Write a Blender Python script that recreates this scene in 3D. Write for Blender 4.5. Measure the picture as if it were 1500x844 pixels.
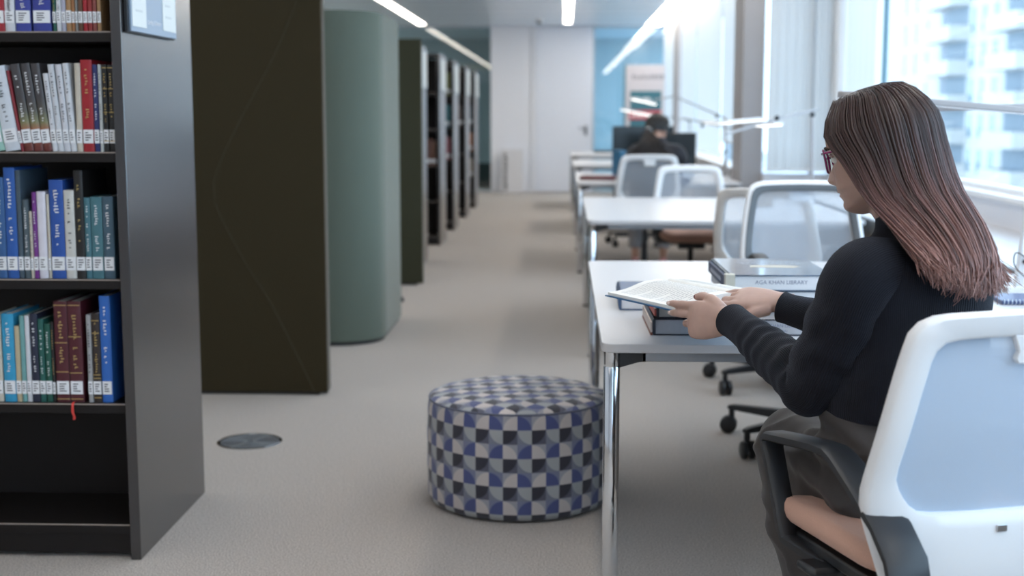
import bpy, bmesh, math, random
from mathutils import Vector as V, Matrix, Euler, noise
PI = math.pi
R = math.radians
for o in list(bpy.data.objects): bpy.data.objects.remove(o)
scene = bpy.context.scene
col = scene.collection

# ------------------------------------------------------------------ camera
cam_d = bpy.data.cameras.new('camera')
cam = bpy.data.objects.new('camera', cam_d)
col.objects.link(cam)
cam.location = (0, 0, 1.29)
cam.rotation_euler = (R(90 - 7.546), 0, R(2.224))
cam_d.sensor_width = 36.0
cam_d.lens = 1940 / 1500 * 36
cam_d.clip_start = 0.05
cam_d.clip_end = 600
cam_d.dof.use_dof = True
cam_d.dof.focus_distance = 2.75
cam_d.dof.aperture_fstop = 3.2
scene.camera = cam

# ------------------------------------------------------------------ world, exposure
w = bpy.data.worlds.new('world')
scene.world = w
w.use_nodes = True
bg = w.node_tree.nodes['Background']
bg.inputs[0].default_value = (0.62, 0.81, 1.0, 1)
bg.inputs[1].default_value = 4.5
vs = scene.view_settings
vs.view_transform = 'Standard'
vs.look = 'None'
vs.exposure = 0.0
vs.gamma = 1.0
vs.use_curve_mapping = False
LAMP = 12.2          # strength of the ceiling strips

# ------------------------------------------------------------------ materials
class Nd:
    def __init__(s, m):
        s.t = m.node_tree; s.n = s.t.nodes; s.l = s.t.links
        s.b = s.n['Principled BSDF']; s.out = s.n['Material Output']
    def new(s, typ, **kw):
        n = s.n.new(typ)
        for k, v in kw.items(): setattr(n, k, v)
        return n
    def link(s, a, b): s.l.new(a, b)
    def val(s, inp, v):
        if isinstance(v, bpy.types.NodeSocket): s.l.new(v, inp)
        else: inp.default_value = v
    def m(s, op, a, b=0.0, c=0.0):
        n = s.n.new('ShaderNodeMath'); n.operation = op
        s.val(n.inputs[0], a); s.val(n.inputs[1], b); s.val(n.inputs[2], c)
        return n.outputs[0]
    def mix(s, f, a, b):
        n = s.n.new('ShaderNodeMix'); n.data_type = 'RGBA'
        s.val(n.inputs[0], f); s.val(n.inputs[6], a); s.val(n.inputs[7], b)
        return n.outputs[2]
    def coord(s, which='Object'):
        return s.n.new('ShaderNodeTexCoord').outputs[which]
    def noise(s, scale, detail=3, vec=None, which='Object', stretch=None):
        n = s.n.new('ShaderNodeTexNoise')
        n.inputs['Scale'].default_value = scale; n.inputs['Detail'].default_value = detail
        v = vec or s.coord(which)
        if stretch:
            mp = s.n.new('ShaderNodeMapping'); mp.inputs['Scale'].default_value = stretch
            s.link(v, mp.inputs[0]); v = mp.outputs[0]
        s.link(v, n.inputs['Vector'])
        return n.outputs[0]
    def bump(s, h, strength=0.3, dist=0.002):
        n = s.n.new('ShaderNodeBump'); n.inputs['Strength'].default_value = strength
        n.inputs['Distance'].default_value = dist
        s.link(h, n.inputs['Height']); s.link(n.outputs[0], s.b.inputs['Normal'])

def c4(c): return (c[0], c[1], c[2], 1.0)
MATS = {}
def mat(name, color, rough=0.5, metal=0.0, spec=0.5, vary=0.0, vscale=20, bump=0.0, bscale=200, bdist=0.001,
        sheen=0.0, coat=0.0, stretch=None):
    if name in MATS: return MATS[name]
    m = bpy.data.materials.new(name); m.use_nodes = True
    d = Nd(m); b = d.b
    b.inputs['Base Color'].default_value = c4(color)
    b.inputs['Roughness'].default_value = rough
    b.inputs['Metallic'].default_value = metal
    b.inputs['Specular IOR Level'].default_value = spec
    if sheen:
        b.inputs['Sheen Weight'].default_value = sheen
        b.inputs['Sheen Roughness'].default_value = 0.4
    if coat:
        b.inputs['Coat Weight'].default_value = coat; b.inputs['Coat Roughness'].default_value = 0.08
    if vary:
        f = d.noise(vscale, 4, stretch=stretch)
        a = [max(0, x * (1 - vary)) for x in color]; c = [min(1, x * (1 + vary)) for x in color]
        d.link(d.mix(f, c4(a), c4(c)), b.inputs['Base Color'])
    if bump:
        d.bump(d.noise(bscale, 3, stretch=stretch), bump, bdist)
    MATS[name] = m
    return m

def emit_mat(name, color, strength):
    if name in MATS: return MATS[name]
    m = bpy.data.materials.new(name); m.use_nodes = True
    d = Nd(m)
    d.b.inputs['Base Color'].default_value = (0.8, 0.8, 0.8, 1)
    d.b.inputs['Emission Color'].default_value = c4(color)
    d.b.inputs['Emission Strength'].default_value = strength
    MATS[name] = m
    return m

def glass_mat(name, tint, ior=1.5, rough=0.0):
    if name in MATS: return MATS[name]
    m = bpy.data.materials.new(name); m.use_nodes = True
    d = Nd(m)
    fr = d.new('ShaderNodeFresnel'); fr.inputs[0].default_value = ior
    tr = d.new('ShaderNodeBsdfTransparent'); tr.inputs[0].default_value = c4(tint)
    gl = d.new('ShaderNodeBsdfGlossy'); gl.inputs['Roughness'].default_value = rough
    mx = d.new('ShaderNodeMixShader')
    ge = d.new('ShaderNodeNewGeometry')
    d.link(d.m('MULTIPLY', fr.outputs[0], d.m('SUBTRACT', 1.0, ge.outputs['Backfacing'])), mx.inputs[0]); d.link(tr.outputs[0], mx.inputs[1]); d.link(gl.outputs[0], mx.inputs[2])
    d.link(mx.outputs[0], d.out.inputs[0])
    MATS[name] = m
    return m

def veil_mat(name, color, opacity, translucent=0.5, weave=0.0, wscale=900):
    """woven see-through fabric: part transparent, part diffuse and translucent"""
    if name in MATS: return MATS[name]
    m = bpy.data.materials.new(name); m.use_nodes = True
    d = Nd(m)
    df = d.new('ShaderNodeBsdfDiffuse'); df.inputs[0].default_value = c4(color)
    tl = d.new('ShaderNodeBsdfTranslucent'); tl.inputs[0].default_value = c4(color)
    tr = d.new('ShaderNodeBsdfTransparent')
    m1 = d.new('ShaderNodeMixShader'); m1.inputs[0].default_value = translucent
    d.link(df.outputs[0], m1.inputs[1]); d.link(tl.outputs[0], m1.inputs[2])
    m2 = d.new('ShaderNodeMixShader')
    op = opacity
    if weave:
        sp = d.new('ShaderNodeSeparateXYZ'); d.link(d.coord('Object'), sp.inputs[0])
        s1 = d.m('SINE', d.m('MULTIPLY', sp.outputs[2], wscale)); s2 = d.m('SINE', d.m('MULTIPLY', sp.outputs[0], wscale))
        op = d.m('ADD', d.m('MULTIPLY', d.m('MULTIPLY', s1, s2), weave), opacity)
    d.val(m2.inputs[0], op)
    d.link(tr.outputs[0], m2.inputs[1]); d.link(m1.outputs[0], m2.inputs[2])
    d.link(m2.outputs[0], d.out.inputs[0])
    MATS[name] = m
    return m

# ------------------------------------------------------------------ mesh building
class MB:
    def __init__(s):
        s.v = []; s.f = []; s.uv = {}; s.cl = []
    def add(s, verts, faces, uvs=None):
        o = len(s.v)
        s.v += [V(x) for x in verts]
        for i, fc in enumerate(faces):
            if uvs: s.uv[len(s.f)] = uvs[i]
            s.f.append([q + o for q in fc])
        return s
    def box(s, x0, x1, y0, y1, z0, z1, M=None):
        p = [V((x, y, z)) for z in (z0, z1) for y in (y0, y1) for x in (x0, x1)]
        if M: p = [M @ q for q in p]
        return s.add(p, [(0, 2, 3, 1), (4, 5, 7, 6), (0, 1, 5, 4), (2, 6, 7, 3), (0, 4, 6, 2), (1, 3, 7, 5)])
    def quad(s, a, b, c, d): return s.add([a, b, c, d], [(0, 1, 2, 3)])
    def rings(s, rings, closed=True, cap0=True, cap1=True, uv=False, usc=1.0, vsc=1.0):
        n = len(rings[0]); vs_ = [p for r in rings for p in r]; fs = []; us = []
        m = n if closed else n - 1
        for i in range(len(rings) - 1):
            for j in range(m):
                k = (j + 1) % n
                fs.append((i * n + j, i * n + k, (i + 1) * n + k, (i + 1) * n + j))
                u0, u1 = j / n * usc, (j + 1) / n * usc; v0, v1 = i / (len(rings) - 1) * vsc, (i + 1) / (len(rings) - 1) * vsc
                us.append([(u0, v0), (u1, v0), (u1, v1), (u0, v1)])
        if cap0: fs.append(tuple(reversed(range(n)))); us.append([(0, 0)] * n)
        if cap1: fs.append(tuple((len(rings) - 1) * n + j for j in range(n))); us.append([(0, 0)] * n)
        return s.add(vs_, fs, us if uv else None)
    def tube(s, path, r, n=8, closed=False, caps=True, uv=False, usc=1.0, vsc=1.0, ry=None, up=None):
        path = [V(p) for p in path]; rr = r if isinstance(r, (list, tuple)) else [r] * len(path)
        rings = []; prev = None
        N = len(path)
        for i, p in enumerate(path):
            if closed: t = path[(i + 1) % N] - path[i - 1]
            else: t = path[min(i + 1, N - 1)] - path[max(i - 1, 0)]
            t.normalize()
            if up is not None: a = V(up)
            elif prev is None: a = V((0, 0, 1)) if abs(t.z) < 0.9 else V((0, 1, 0))
            else: a = prev
            b = t.cross(a)
            if b.length < 1e-6: b = t.orthogonal()
            b.normalize(); a = b.cross(t).normalized(); prev = a
            q = ry[i] if isinstance(ry, (list, tuple)) else (rr[i] if ry is None else ry)
            rings.append([p + b * (math.cos(2 * PI * k / n) * rr[i]) + a * (math.sin(2 * PI * k / n) * q) for k in range(n)])
        if closed: rings.append(rings[0])
        return s.rings(rings, True, caps and not closed, caps and not closed, uv, usc, vsc)
    def cyl(s, a, b, r0, r1=None, n=16): return s.tube([a, b], [r0, r0 if r1 is None else r1], n)
    def lathe(s, prof, c=(0, 0, 0), n=32, cap0=True, cap1=True):
        c = V(c)
        return s.rings([[c + V((math.cos(2 * PI * k / n) * r, math.sin(2 * PI * k / n) * r, z)) for k in range(n)] for r, z in prof], True, cap0, cap1)
    def ball(s, c, rx, ry=None, rz=None, M=None, n=16, k=10):
        ry = ry or rx; rz = rz or rx; c = V(c); rs = []
        for i in range(k + 1):
            a = -PI / 2 + PI * i / k; e = max(math.cos(a), 0.02)
            ring = [V((math.cos(2 * PI * j / n) * e * rx, math.sin(2 * PI * j / n) * e * ry, math.sin(a) * rz)) for j in range(n)]
            rs.append([c + (M @ q if M else q) for q in ring])
        return s.rings(rs)
    def prism(s, poly, axis, h0, h1):
        """poly of 2D points extruded along axis 'x','y','z'"""
        def P(a, b, h):
            return {'x': V((h, a, b)), 'y': V((a, h, b)), 'z': V((a, b, h))}[axis]
        return s.rings([[P(a, b, h0) for a, b in poly], [P(a, b, h1) for a, b in poly]])
    def tf(s, M):
        s.v = [M @ p for p in s.v]; return s
    def mesh(s, name, material, smooth=35):
        me = bpy.data.meshes.new(name)
        me.from_pydata([tuple(p) for p in s.v], [], s.f)
        if s.uv:
            ul = me.uv_layers.new(name='UVMap')
            for i, p in enumerate(me.polygons):
                u = s.uv.get(i)
                if u:
                    for j, li in enumerate(p.loop_indices): ul.data[li].uv = u[j]
        bm = bmesh.new(); bm.from_mesh(me); bmesh.ops.recalc_face_normals(bm, faces=bm.faces); bm.to_mesh(me); bm.free()
        if s.cl and len(s.cl) == len(s.v):
            at = me.color_attributes.new('col', 'FLOAT_COLOR', 'POINT')
            for i, c in enumerate(s.cl): at.data[i].color = (c[0], c[1], c[2], 1)
        for m in (material if isinstance(material, (list, tuple)) else [material]):
            if m: me.materials.append(m)
        if smooth:
            me.shade_smooth()
            if smooth < 180: me.set_sharp_from_angle(angle=R(smooth))
        return me
    def build(s, name, material, parent=None, bevel=0.0, seg=2, smooth=35, kind=None, sub=0):
        o = bpy.data.objects.new(name, s.mesh(name, material, smooth)); col.objects.link(o)
        if parent: o.parent = parent
        if bevel:
            b = o.modifiers.new('bevel', 'BEVEL'); b.width = bevel; b.segments = seg; b.limit_method = 'ANGLE'; b.angle_limit = R(40)
        if sub:
            b = o.modifiers.new('subsurf', 'SUBSURF'); b.levels = sub; b.render_levels = sub
        if kind: o['kind'] = kind
        return o

def tag(o, label, cat, group=None):
    o['label'] = label; o['category'] = cat
    if group: o['group'] = group
    return o
def thing(name, label, cat, loc=(0, 0, 0), rotz=0.0, group=None):
    o = bpy.data.objects.new(name, None); o.empty_display_size = 0.1; col.objects.link(o)
    o.location = loc; o.rotation_euler = (0, 0, rotz)
    return tag(o, label, cat, group)
def struct(name, mb, m, bevel=0.0, smooth=35):
    o = mb.build(name, m, None, bevel, smooth=smooth); o['kind'] = 'structure'; return o
def children(o): return [c for c in bpy.data.objects if c.parent == o]
def copy_tree(o, parent=None):
    c = o.copy(); col.objects.link(c)
    if parent: c.parent = parent
    for ch in children(o): copy_tree(ch, c)
    return c
def spline(pts, n):
    """Catmull-Rom through pts (tuples of any length), n samples"""
    P = [list(p) if hasattr(p, '__len__') else [p] for p in pts]
    P = [[2 * a - b for a, b in zip(P[0], P[1])]] + P + [[2 * a - b for a, b in zip(P[-1], P[-2])]]
    out = []; k = len(P) - 3
    for i in range(n):
        t = i / (n - 1) * k; j = min(int(t), k - 1); t -= j
        a, b, c, d = P[j:j + 4]
        out.append([0.5 * (2 * b[q] + (c[q] - a[q]) * t + (2 * a[q] - 5 * b[q] + 4 * c[q] - d[q]) * t * t + (3 * b[q] - a[q] - 3 * c[q] + d[q]) * t ** 3) for q in range(len(a))])
    return out
def lerp(a, b, t): return a + (b - a) * t
def interp(x, tab):
    if x <= tab[0][0]: return tab[0][1]
    for (a, b), (c, d) in zip(tab, tab[1:]):
        if x <= c: return b + (d - b) * (x - a) / (c - a)
    return tab[-1][1]

# real-world measuring of the room from the photograph's survey lines: a viewing ray met at a given depth or height
_p, _y = R(7.546), R(2.224)
_r = V((math.cos(_y), math.sin(_y), 0)); _h = V((-math.sin(_y), math.cos(_y), 0)); _z = V((0, 0, 1))
_f = _h * math.cos(_p) - _z * math.sin(_p); _u = _h * math.sin(_p) + _z * math.cos(_p)
EYE = V((0, 0, 1.29))
def ray(x, y): return _f + _r * ((x - 750) / 1940) + _u * ((422 - y) / 1940)
def at_y(x, y, Y): d = ray(x, y); return EYE + d * (Y / d.y)
def at_z(x, y, Z): d = ray(x, y); return EYE + d * ((Z - 1.29) / d.z)
def at_x(x, y, X): d = ray(x, y); return EYE + d * (X / d.x)

# ------------------------------------------------------------------ shared materials
white_paint = mat('white_paint', (0.72, 0.73, 0.76), 0.55)
ceil_paint = mat('ceiling_paint', (0.76, 0.85, 0.95), 0.32, spec=0.7)
wall_paint = mat('wall_paint', (0.84, 0.86, 0.92), 0.5)
door_paint = mat('door_paint', (0.80, 0.84, 0.93), 0.4)
dark_wood = mat('dark_wood', (0.020, 0.018, 0.020), 0.25, spec=1.0, vary=0.25, vscale=6, stretch=(12, 12, 0.6), bump=0.03, bscale=60, coat=0.5)
dark_wood.node_tree.nodes['Principled BSDF'].inputs['Coat Roughness'].default_value = 0.22
dark_inner = mat('dark_wood_inner', (0.010, 0.008, 0.008), 0.5, spec=0.3)
edge_band = mat('edge_band', (0.30, 0.25, 0.22), 0.4)
chrome = mat('chrome', (0.78, 0.80, 0.83), 0.07, metal=1.0)
satin = mat('satin_steel', (0.62, 0.64, 0.67), 0.28, metal=1.0)
black_plastic = mat('black_plastic', (0.014, 0.016, 0.02), 0.42, bump=0.05, bscale=900)
grey_plastic = mat('grey_plastic', (0.10, 0.11, 0.12), 0.45)
white_plastic = mat('white_plastic', (0.80, 0.81, 0.83), 0.32)
cream_plastic = mat('cream_plastic', (0.62, 0.60, 0.58), 0.35)
laminate = mat('laminate', (0.55, 0.55, 0.57), 0.34, spec=0.35)
grey_rail = mat('grey_rail', (0.33, 0.35, 0.38), 0.35, metal=0.6)
salmon = mat('seat_cloth', (0.56, 0.33, 0.25), 0.85, vary=0.12, vscale=400, bump=0.3, bscale=900, sheen=0.2)
frame_alu = mat('frame_aluminium', (0.50, 0.56, 0.62), 0.4, metal=0.3)
teal_frame = mat('teal_frame', (0.10, 0.22, 0.28), 0.4)
col_paint = mat('column_paint', (0.36, 0.35, 0.36), 0.6)
strip_light = emit_mat('strip_light', (1.0, 0.925, 0.82), LAMP)
pane = glass_mat('window_glass', (0.93, 0.97, 0.99))
back_glass = glass_mat('partition_glass', (0.76, 0.87, 0.90), 1.95)
paper = mat('paper', (0.80, 0.79, 0.76), 0.8)
paper_edge = mat('paper_edge', (0.62, 0.60, 0.56), 0.85, vary=0.15, vscale=300, stretch=(0.2, 0.2, 12), bump=0.25, bscale=700, bdist=0.0006)
ink = mat('ink', (0.03, 0.03, 0.04), 0.7)
label_paper = mat('label_paper', (0.78, 0.79, 0.82), 0.6)

carpet = bpy.data.materials.new('carpet'); carpet.use_nodes = True
d = Nd(carpet)
n0 = d.noise(190, 3); n2 = d.noise(60, 3); n3 = d.noise(1.1, 2)
n1 = d.new('ShaderNodeMath'); n1.operation = 'MULTIPLY_ADD'; n1.use_clamp = True; d.link(n0, n1.inputs[0]); n1.inputs[1].default_value = 2.6; n1.inputs[2].default_value = -0.8; n1 = n1.outputs[0]
base = d.mix(n1, (0.285, 0.252, 0.228, 1), (0.63, 0.575, 0.53, 1))
base = d.mix(d.m('MULTIPLY', n2, 0.25), base, (0.43, 0.40, 0.37, 1))
d.link(base, d.b.inputs['Base Color'])
d.b.inputs['Roughness'].default_value = 0.95
d.b.inputs['Specular IOR Level'].default_value = 0.15
d.bump(d.m('ADD', n1, d.m('MULTIPLY', n2, 0.8)), 0.55, 0.006)

# ------------------------------------------------------------------ room shell
BACK = 21.75; CEIL = 2.68; WR = 2.2; WF = 1.62
struct('floor', MB().box(-6.2, 2.35, -5.2, 26.0, -0.12, 0.0), carpet)
c_ = MB().box(-6.2, 2.35, -5.2, 26.0, CEIL, CEIL + 0.15)
struct('ceiling', c_, ceil_paint)
seam = MB()
for yy in [BACK - 0.02 - 1.2 * k for k in range(0, 18)]:
    seam.box(-6.2, 1.6, yy - 0.004, yy, CEIL - 0.002, CEIL + 0.002)
struct('trim_1', seam, mat('seam_grey', (0.42, 0.45, 0.5), 0.6))
struct('wall_left', MB().box(-6.3, -6.2, -5.2, 26.0, -0.1, 2.8), white_paint)
struct('wall_rear', MB().box(-6.2, 2.35, -5.3, -5.2, -0.1, 2.8), white_paint)
# back wall : white solid panels between two glazed partitions
struct('wall_back', MB().box(-1.19, -0.545, BACK, BACK + 0.14, 0, CEIL).box(-0.535, -0.46, BACK - 0.012, BACK + 0.14, 0, CEIL).box(-0.46, 0.455, BACK + 0.02, BACK + 0.14, 0, CEIL), wall_paint)
dr = struct('door_1', MB().box(-0.452, 0.440, BACK - 0.008, BACK + 0.02, 0.008, CEIL - 0.02), door_paint, 0.003)
lock_grey = mat('lock_grey', (0.25, 0.27, 0.31), 0.4)
hd = MB().cyl((0.36, BACK - 0.008, 1.04), (0.36, BACK - 0.06, 1.04), 0.011).cyl((0.37, BACK - 0.055, 1.04), (0.24, BACK - 0.055, 1.04), 0.009)
hd.build('door_handle', lock_grey, dr)
MB().box(0.335, 0.385, BACK - 0.016, BACK - 0.008, 0.93, 1.08).build('lock_plate', lock_grey, dr)
# glazed partitions
def partition(name, x0, x1, bars):
    g = MB().box(x0, x1, BACK + 0.05, BACK + 0.062, 0.03, CEIL - 0.03)
    o = struct(name, g, back_glass)
    fr = MB().box(x0, x1, BACK + 0.03, BACK + 0.08, 0, 0.03).box(x0, x1, BACK + 0.03, BACK + 0.08, CEIL - 0.03, CEIL)
    fr.build('frame', frame_alu, o)
    for bx in bars:
        MB().box(bx - 0.02, bx + 0.02, BACK + 0.02, BACK + 0.085, 0.03, CEIL - 0.03).build('glazing_bar', frame_alu, o)
    return o
partition('window_1', -6.2, -1.19, (-4.4, -2.8))
partition('window_2', 0.455, 1.62, (0.475,))
# room beyond the partitions
teal_wall = mat('teal_wall', (0.52, 0.60, 0.64), 0.6)
struct('wall_beyond', MB().box(-6.2, 2.3, 25.6, 25.75, -0.1, 2.8), teal_wall)
struct('wall_divider', MB().box(-1.15, 0.45, BACK + 0.2, 25.6, 0, CEIL), mat('divider_wall', (0.45, 0.5, 0.52), 0.6))
for i, (xa, xb) in enumerate(((-1.55, -1.50), (-1.32, -1.28))):
    struct('trim_%d' % (i + 2), MB().box(xa, xb, 24.0, 24.06, 0, 2.1), frame_alu)
struct('trim_4', MB().box(-2.2, -1.16, 23.0, 23.2, 2.02, 2.12), mat('warm_head', (0.75, 0.66, 0.55), 0.5))
struct('trim_5', MB().box(-2.2, -1.16, 23.0, 23.1, 0.0, 0.42), mat('dark_plinth', (0.05, 0.06, 0.06), 0.6))

# window wall, nearer bays
def mullion(x0, x1, y0, y1, z0, z1): return MB().box(x0, x1, y0, y1, z0, z1)
struct('wall_right', MB().box(WR, WR + 0.14, -5.2, 10.66, -0.1, 0.86).box(WR, WR + 0.14, -5.2, 10.66, 2.62, 2.8), wall_paint)
sill = struct('trim_6', MB().box(WR - 0.05, WR + 0.14, -5.2, 10.62, 0.855, 0.885), white_plastic, 0.004)
ys = [-5.2, -1.6, 2.0, 5.75, 9.6]
k = 3
for a, b in zip(ys, ys[1:] + [10.66]):
    g = struct('window_%d' % k, MB().box(WR + 0.06, WR + 0.072, a + 0.03, b - 0.01, 0.9, 2.6), pane); k += 1
    MB().box(WR + 0.03, WR + 0.10, a + 0.03, b - 0.03, 0.885, 0.915).build('bottom_rail', white_plastic, g, 0.003)
    MB().box(WR + 0.03, WR + 0.10, a + 0.03, b - 0.03, 2.585, 2.62).build('top_rail', white_plastic, g, 0.003)
    MB().box(WR + 0.05, WR + 0.085, b - 0.02, b + 0.01, 0.885, 2.62).build('mullion', teal_frame, g, 0.003)
# return of the window wall beside the column, glazed as well
ret = struct('window_%d' % k, MB().box(1.62, WR + 0.06, 10.86, 10.872, 0.78, 2.6), pane); k += 1
MB().box(1.62, WR + 0.1, 10.83, 10.9, 0.0, 0.8).build('spandrel', wall_paint, ret)
MB().box(1.62, WR + 0.1, 10.83, 10.9, 2.6, 2.8).build('head', wall_paint, ret)
for bx in (1.99, 2.145):
    MB().box(bx - 0.012, bx + 0.012, 10.80, 10.86, 0.8, 2.62).build('mullion', frame_alu, ret)
struct('trim_7', MB().box(WR - 0.06, WR + 0.14, 10.62, 10.9, 0.0, 2.8), white_plastic, 0.004)
# window wall, far bays
struct('wall_far_right', MB().box(WF, WF + 0.14, 10.9, BACK + 0.1, -0.1, 0.80).box(WF, WF + 0.14, 10.9, BACK + 0.1, 2.58, 2.8), wall_paint)
struct('trim_8', MB().box(WF - 0.16, WF + 0.1, 11.55, BACK, 0.79, 0.815), white_plastic, 0.004)
yf = [11.2, 13.6, 16.2, 18.75, BACK + 0.05]
for a, b in zip(yf, yf[1:]):
    g = struct('window_%d' % k, MB().box(WF + 0.06, WF + 0.07, a + 0.03, b - 0.03, 0.82, 2.58), pane); k += 1
    MB().box(WF + 0.03, WF + 0.10, b - 0.03, b + 0.03, 0.815, 2.58).build('mullion', frame_alu, g)
struct('trim_9', MB().box(WF - 0.08, WF + 0.02, 18.4, 19.0, 0.815, CEIL), col_paint)
cm = struct('trim_10', MB().box(1.445, 1.62, 10.92, 11.5, 0, CEIL), col_paint, 0.004)
# room beyond, right side closed
struct('wall_beyond_right', MB().box(2.2, 2.3, BACK, 25.7, -0.1, 0.3).box(2.2, 2.3, BACK, 25.7, 2.6, 2.8), teal_wall)
struct('window_20', MB().box(2.24, 2.25, BACK, 25.6, 0.3, 2.6), pane)
struct('wall_beyond_left', MB().box(-6.3, -6.2, 26.0, 26.1, -0.1, 2.8), teal_wall)

# low white bench cabinet under the windows, with its dark edge rail
cab = thing('window_bench', 'long low white cabinet running under the windows beside the tables', 'cabinet', (1.9, 4.0, 0))
MB().box(-0.27, 0.29, -8.0, 6.6, 0.69, 0.72).build('worktop', laminate, cab, 0.003)
MB().box(-0.25, 0.29, -8.0, 6.6, 0.0, 0.69).build('body', mat('bench_front_shade', (0.30, 0.28, 0.27), 0.6), cab)  # shade on the cabinet front put into its grey-brown colour
MB().box(-0.30, -0.272, -8.0, 6.6, 0.655, 0.735).build('edge_rail', grey_plastic, cab, 0.004)

# blinds
blind_m = veil_mat('blind_cloth', (0.66, 0.64, 0.62), 0.975, 0.5)
def blind(axis, a, b, fixed, z0, z1, label, folds, amp=0.004):
    mb = MB(); n = folds * 6; pts = []
    for i in range(n + 1):
        t = i / n; s = a + (b - a) * t
        o = fixed + amp * math.sin(t * folds * 2 * PI) + amp * 0.6 * noise.noise((s * 3, fixed, 0))
        pts.append((o, s) if axis == 'y' else (s, o))
    mb.rings([[V((p[0], p[1], z0)) for p in pts], [V((p[0], p[1], z1)) for p in pts]], False, False, False)
    bt = thing('window_blind', label, 'blind', (0, 0, 0), 0)
    mb.build('cloth', blind_m, bt, smooth=180)
    if axis == 'y':
        MB().box(fixed - 0.02, fixed + 0.02, min(a, b), max(a, b), z1, z1 + 0.04).build('head_rail', white_plastic, bt)
        MB().box(fixed - 0.008, fixed + 0.008, min(a, b), max(a, b), z0 - 0.02, z0).build('bottom_bar', white_plastic, bt)
    else:
        MB().box(min(a, b), max(a, b), fixed - 0.02, fixed + 0.02, z1, z1 + 0.04).build('head_rail', white_plastic, bt)
        MB().box(min(a, b), max(a, b), fixed - 0.008, fixed + 0.008, z0 - 0.02, z0).build('bottom_bar', white_plastic, bt)
blind('x', 1.63, 1.985, 10.77, 0.84, 2.56, 'wide white translucent blind hanging just right of the grey column', 5)
blind('x', 1.995, 2.14, 10.77, 0.84, 2.56, 'narrow white blind in the corner where the window wall steps back', 3)
blind('y', 9.64, 10.6, WR + 0.01, 0.92, 2.54, 'white blind beside the clear window with the apartment view', 5)
blind('y', 11.55, 13.55, WF - 0.03, 1.02, 2.54, 'white window blind directly behind the grey column', 9)
blind('y', 13.65, 16.15, WF - 0.03, 0.86, 2.54, 'white window blind in the middle of the far bays', 11)
blind('y', 16.25, 18.35, WF - 0.03, 0.86, 2.54, 'white window blind just before the narrow far pier', 9)
blind('y', 19.05, 21.6, WF - 0.03, 0.86, 2.54, 'white window blind in the last bay next to the end wall', 10)

# ceiling strips (light fittings; those in the end rooms are added)
def strip(x, wd, y0, y1, label, group=None):
    t = thing('ceiling_light', label, 'light', (x, (y0 + y1) / 2, CEIL), 0, group)
    L = (y1 - y0) / 2
    MB().box(-wd / 2 - 0.012, wd / 2 + 0.012, -L - 0.012, L + 0.012, -0.006, -0.001).build('frame', white_plastic, t)
    MB().box(-wd / 2, wd / 2, -L, L, -0.012, -0.0065).build('diffuser', strip_light, t)
strip(-2.25, 0.11, 14.0, 21.25, 'recessed strip light on the left, above the far bookcases')
strip(0.054, 0.11, 14.0, 21.0, 'recessed strip light in the ceiling above the aisle')
strip(1.42, 0.24, 14.0, 21.6, 'broad strip light along the far window wall')
for yy, wy in ((-3.9, 'behind the camera'), (2.0, 'above the front table'), (8.0, 'above the second table')):
    for xx, wx in ((-4.6, 'far-left'), (-2.25, 'left'), (0.054, 'aisle'), (1.42, 'window-side')):
        strip(xx, 0.15 if xx > 1 else 0.11, yy, yy + 5.85, 'recessed strip light of the %s line, %s' % (wx, wy), 'near ceiling strip lights')
strip(-4.6, 0.11, 14.0, 21.0, 'recessed strip light in the ceiling over the far left bookcases')
strip(1.35, 0.06, 22.3, 25.3, 'added strip light brightening the glazed room at the end on the right')  # added lamp, only there to brighten the room behind the glass
strip(-4.4, 0.40, 22.3, 25.3, 'added hidden strip light brightening the glazed room at the end on the left')  # added out of sight to lift the light in the left room

# smoke detector
p = at_z(790, 27, CEIL)
t = thing('smoke_detector', 'small white smoke detector on the ceiling near the end wall', 'detector', (p.x, 20.3, CEIL))
MB().lathe([(0.06, 0), (0.06, -0.015), (0.05, -0.03)], n=20).build('base', white_plastic, t)
MB().lathe([(0.04, -0.03), (0.04, -0.055), (0.025, -0.065)], n=20).build('sensor_head', grey_plastic, t)

# ------------------------------------------------------------------ apartment houses outside
stone = mat('pale_stone', (0.62, 0.60, 0.58), 0.8)
winglass = mat('far_window_glass', (0.16, 0.25, 0.30), 0.15, spec=0.8)
recess = mat('balcony_recess', (0.22, 0.28, 0.34), 0.5)
ap = thing('apartment_building', 'white apartment block with rows of balconies seen through the window', 'building', (34, 111.5, -8))
MB().box(0, 14, -40, 40, 0, 22.0).box(-0.25, 0, -40, 40, 21.6, 22.4).build('wall', stone, ap)
MB().box(-0.4, 14.4, -40.4, 40.4, 22.0, 22.5).build('roof', stone, ap)
bays = [(3, 11.5), (-14, -6.5), (-31, -23.5)]
wins = [(1.4, 2.6), (-1.6, -0.4), (15.5, 16.7), (19.5, 20.7), (23.5, 24.7), (-4.6, -3.4), (-17.5, -16.3), (-20.5, -19.3)]
for fl in range(7):
    z0 = 1.15 + fl * 2.9
    for wa, wb in wins:
        wn = MB().box(-0.02, 0.02, wa, wb, z0 + 0.3, z0 + 2.25).build('window', winglass, ap)
        MB().box(-0.09, 0.0, wa - 0.12, wb + 0.12, z0 + 0.18, z0 + 0.3).build('window_sill', stone, wn)
    for ba, bb in bays:
        MB().box(-0.03, 0.02, ba + 0.3, bb - 0.3, z0 + 0.1, z0 + 2.55).build('balcony_door', recess, ap)
        bl = MB().box(-1.7, 0, ba, bb, z0 - 0.3, z0 - 0.02).box(-1.7, -1.55, ba, bb, z0 - 0.02, z0 + 0.95).box(-1.55, 0, ba, ba + 0.15, z0 - 0.02, z0 + 0.95).box(-1.55, 0, bb - 0.15, bb, z0 - 0.02, z0 + 0.95)
        bl.build('balcony', stone, ap)
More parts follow.
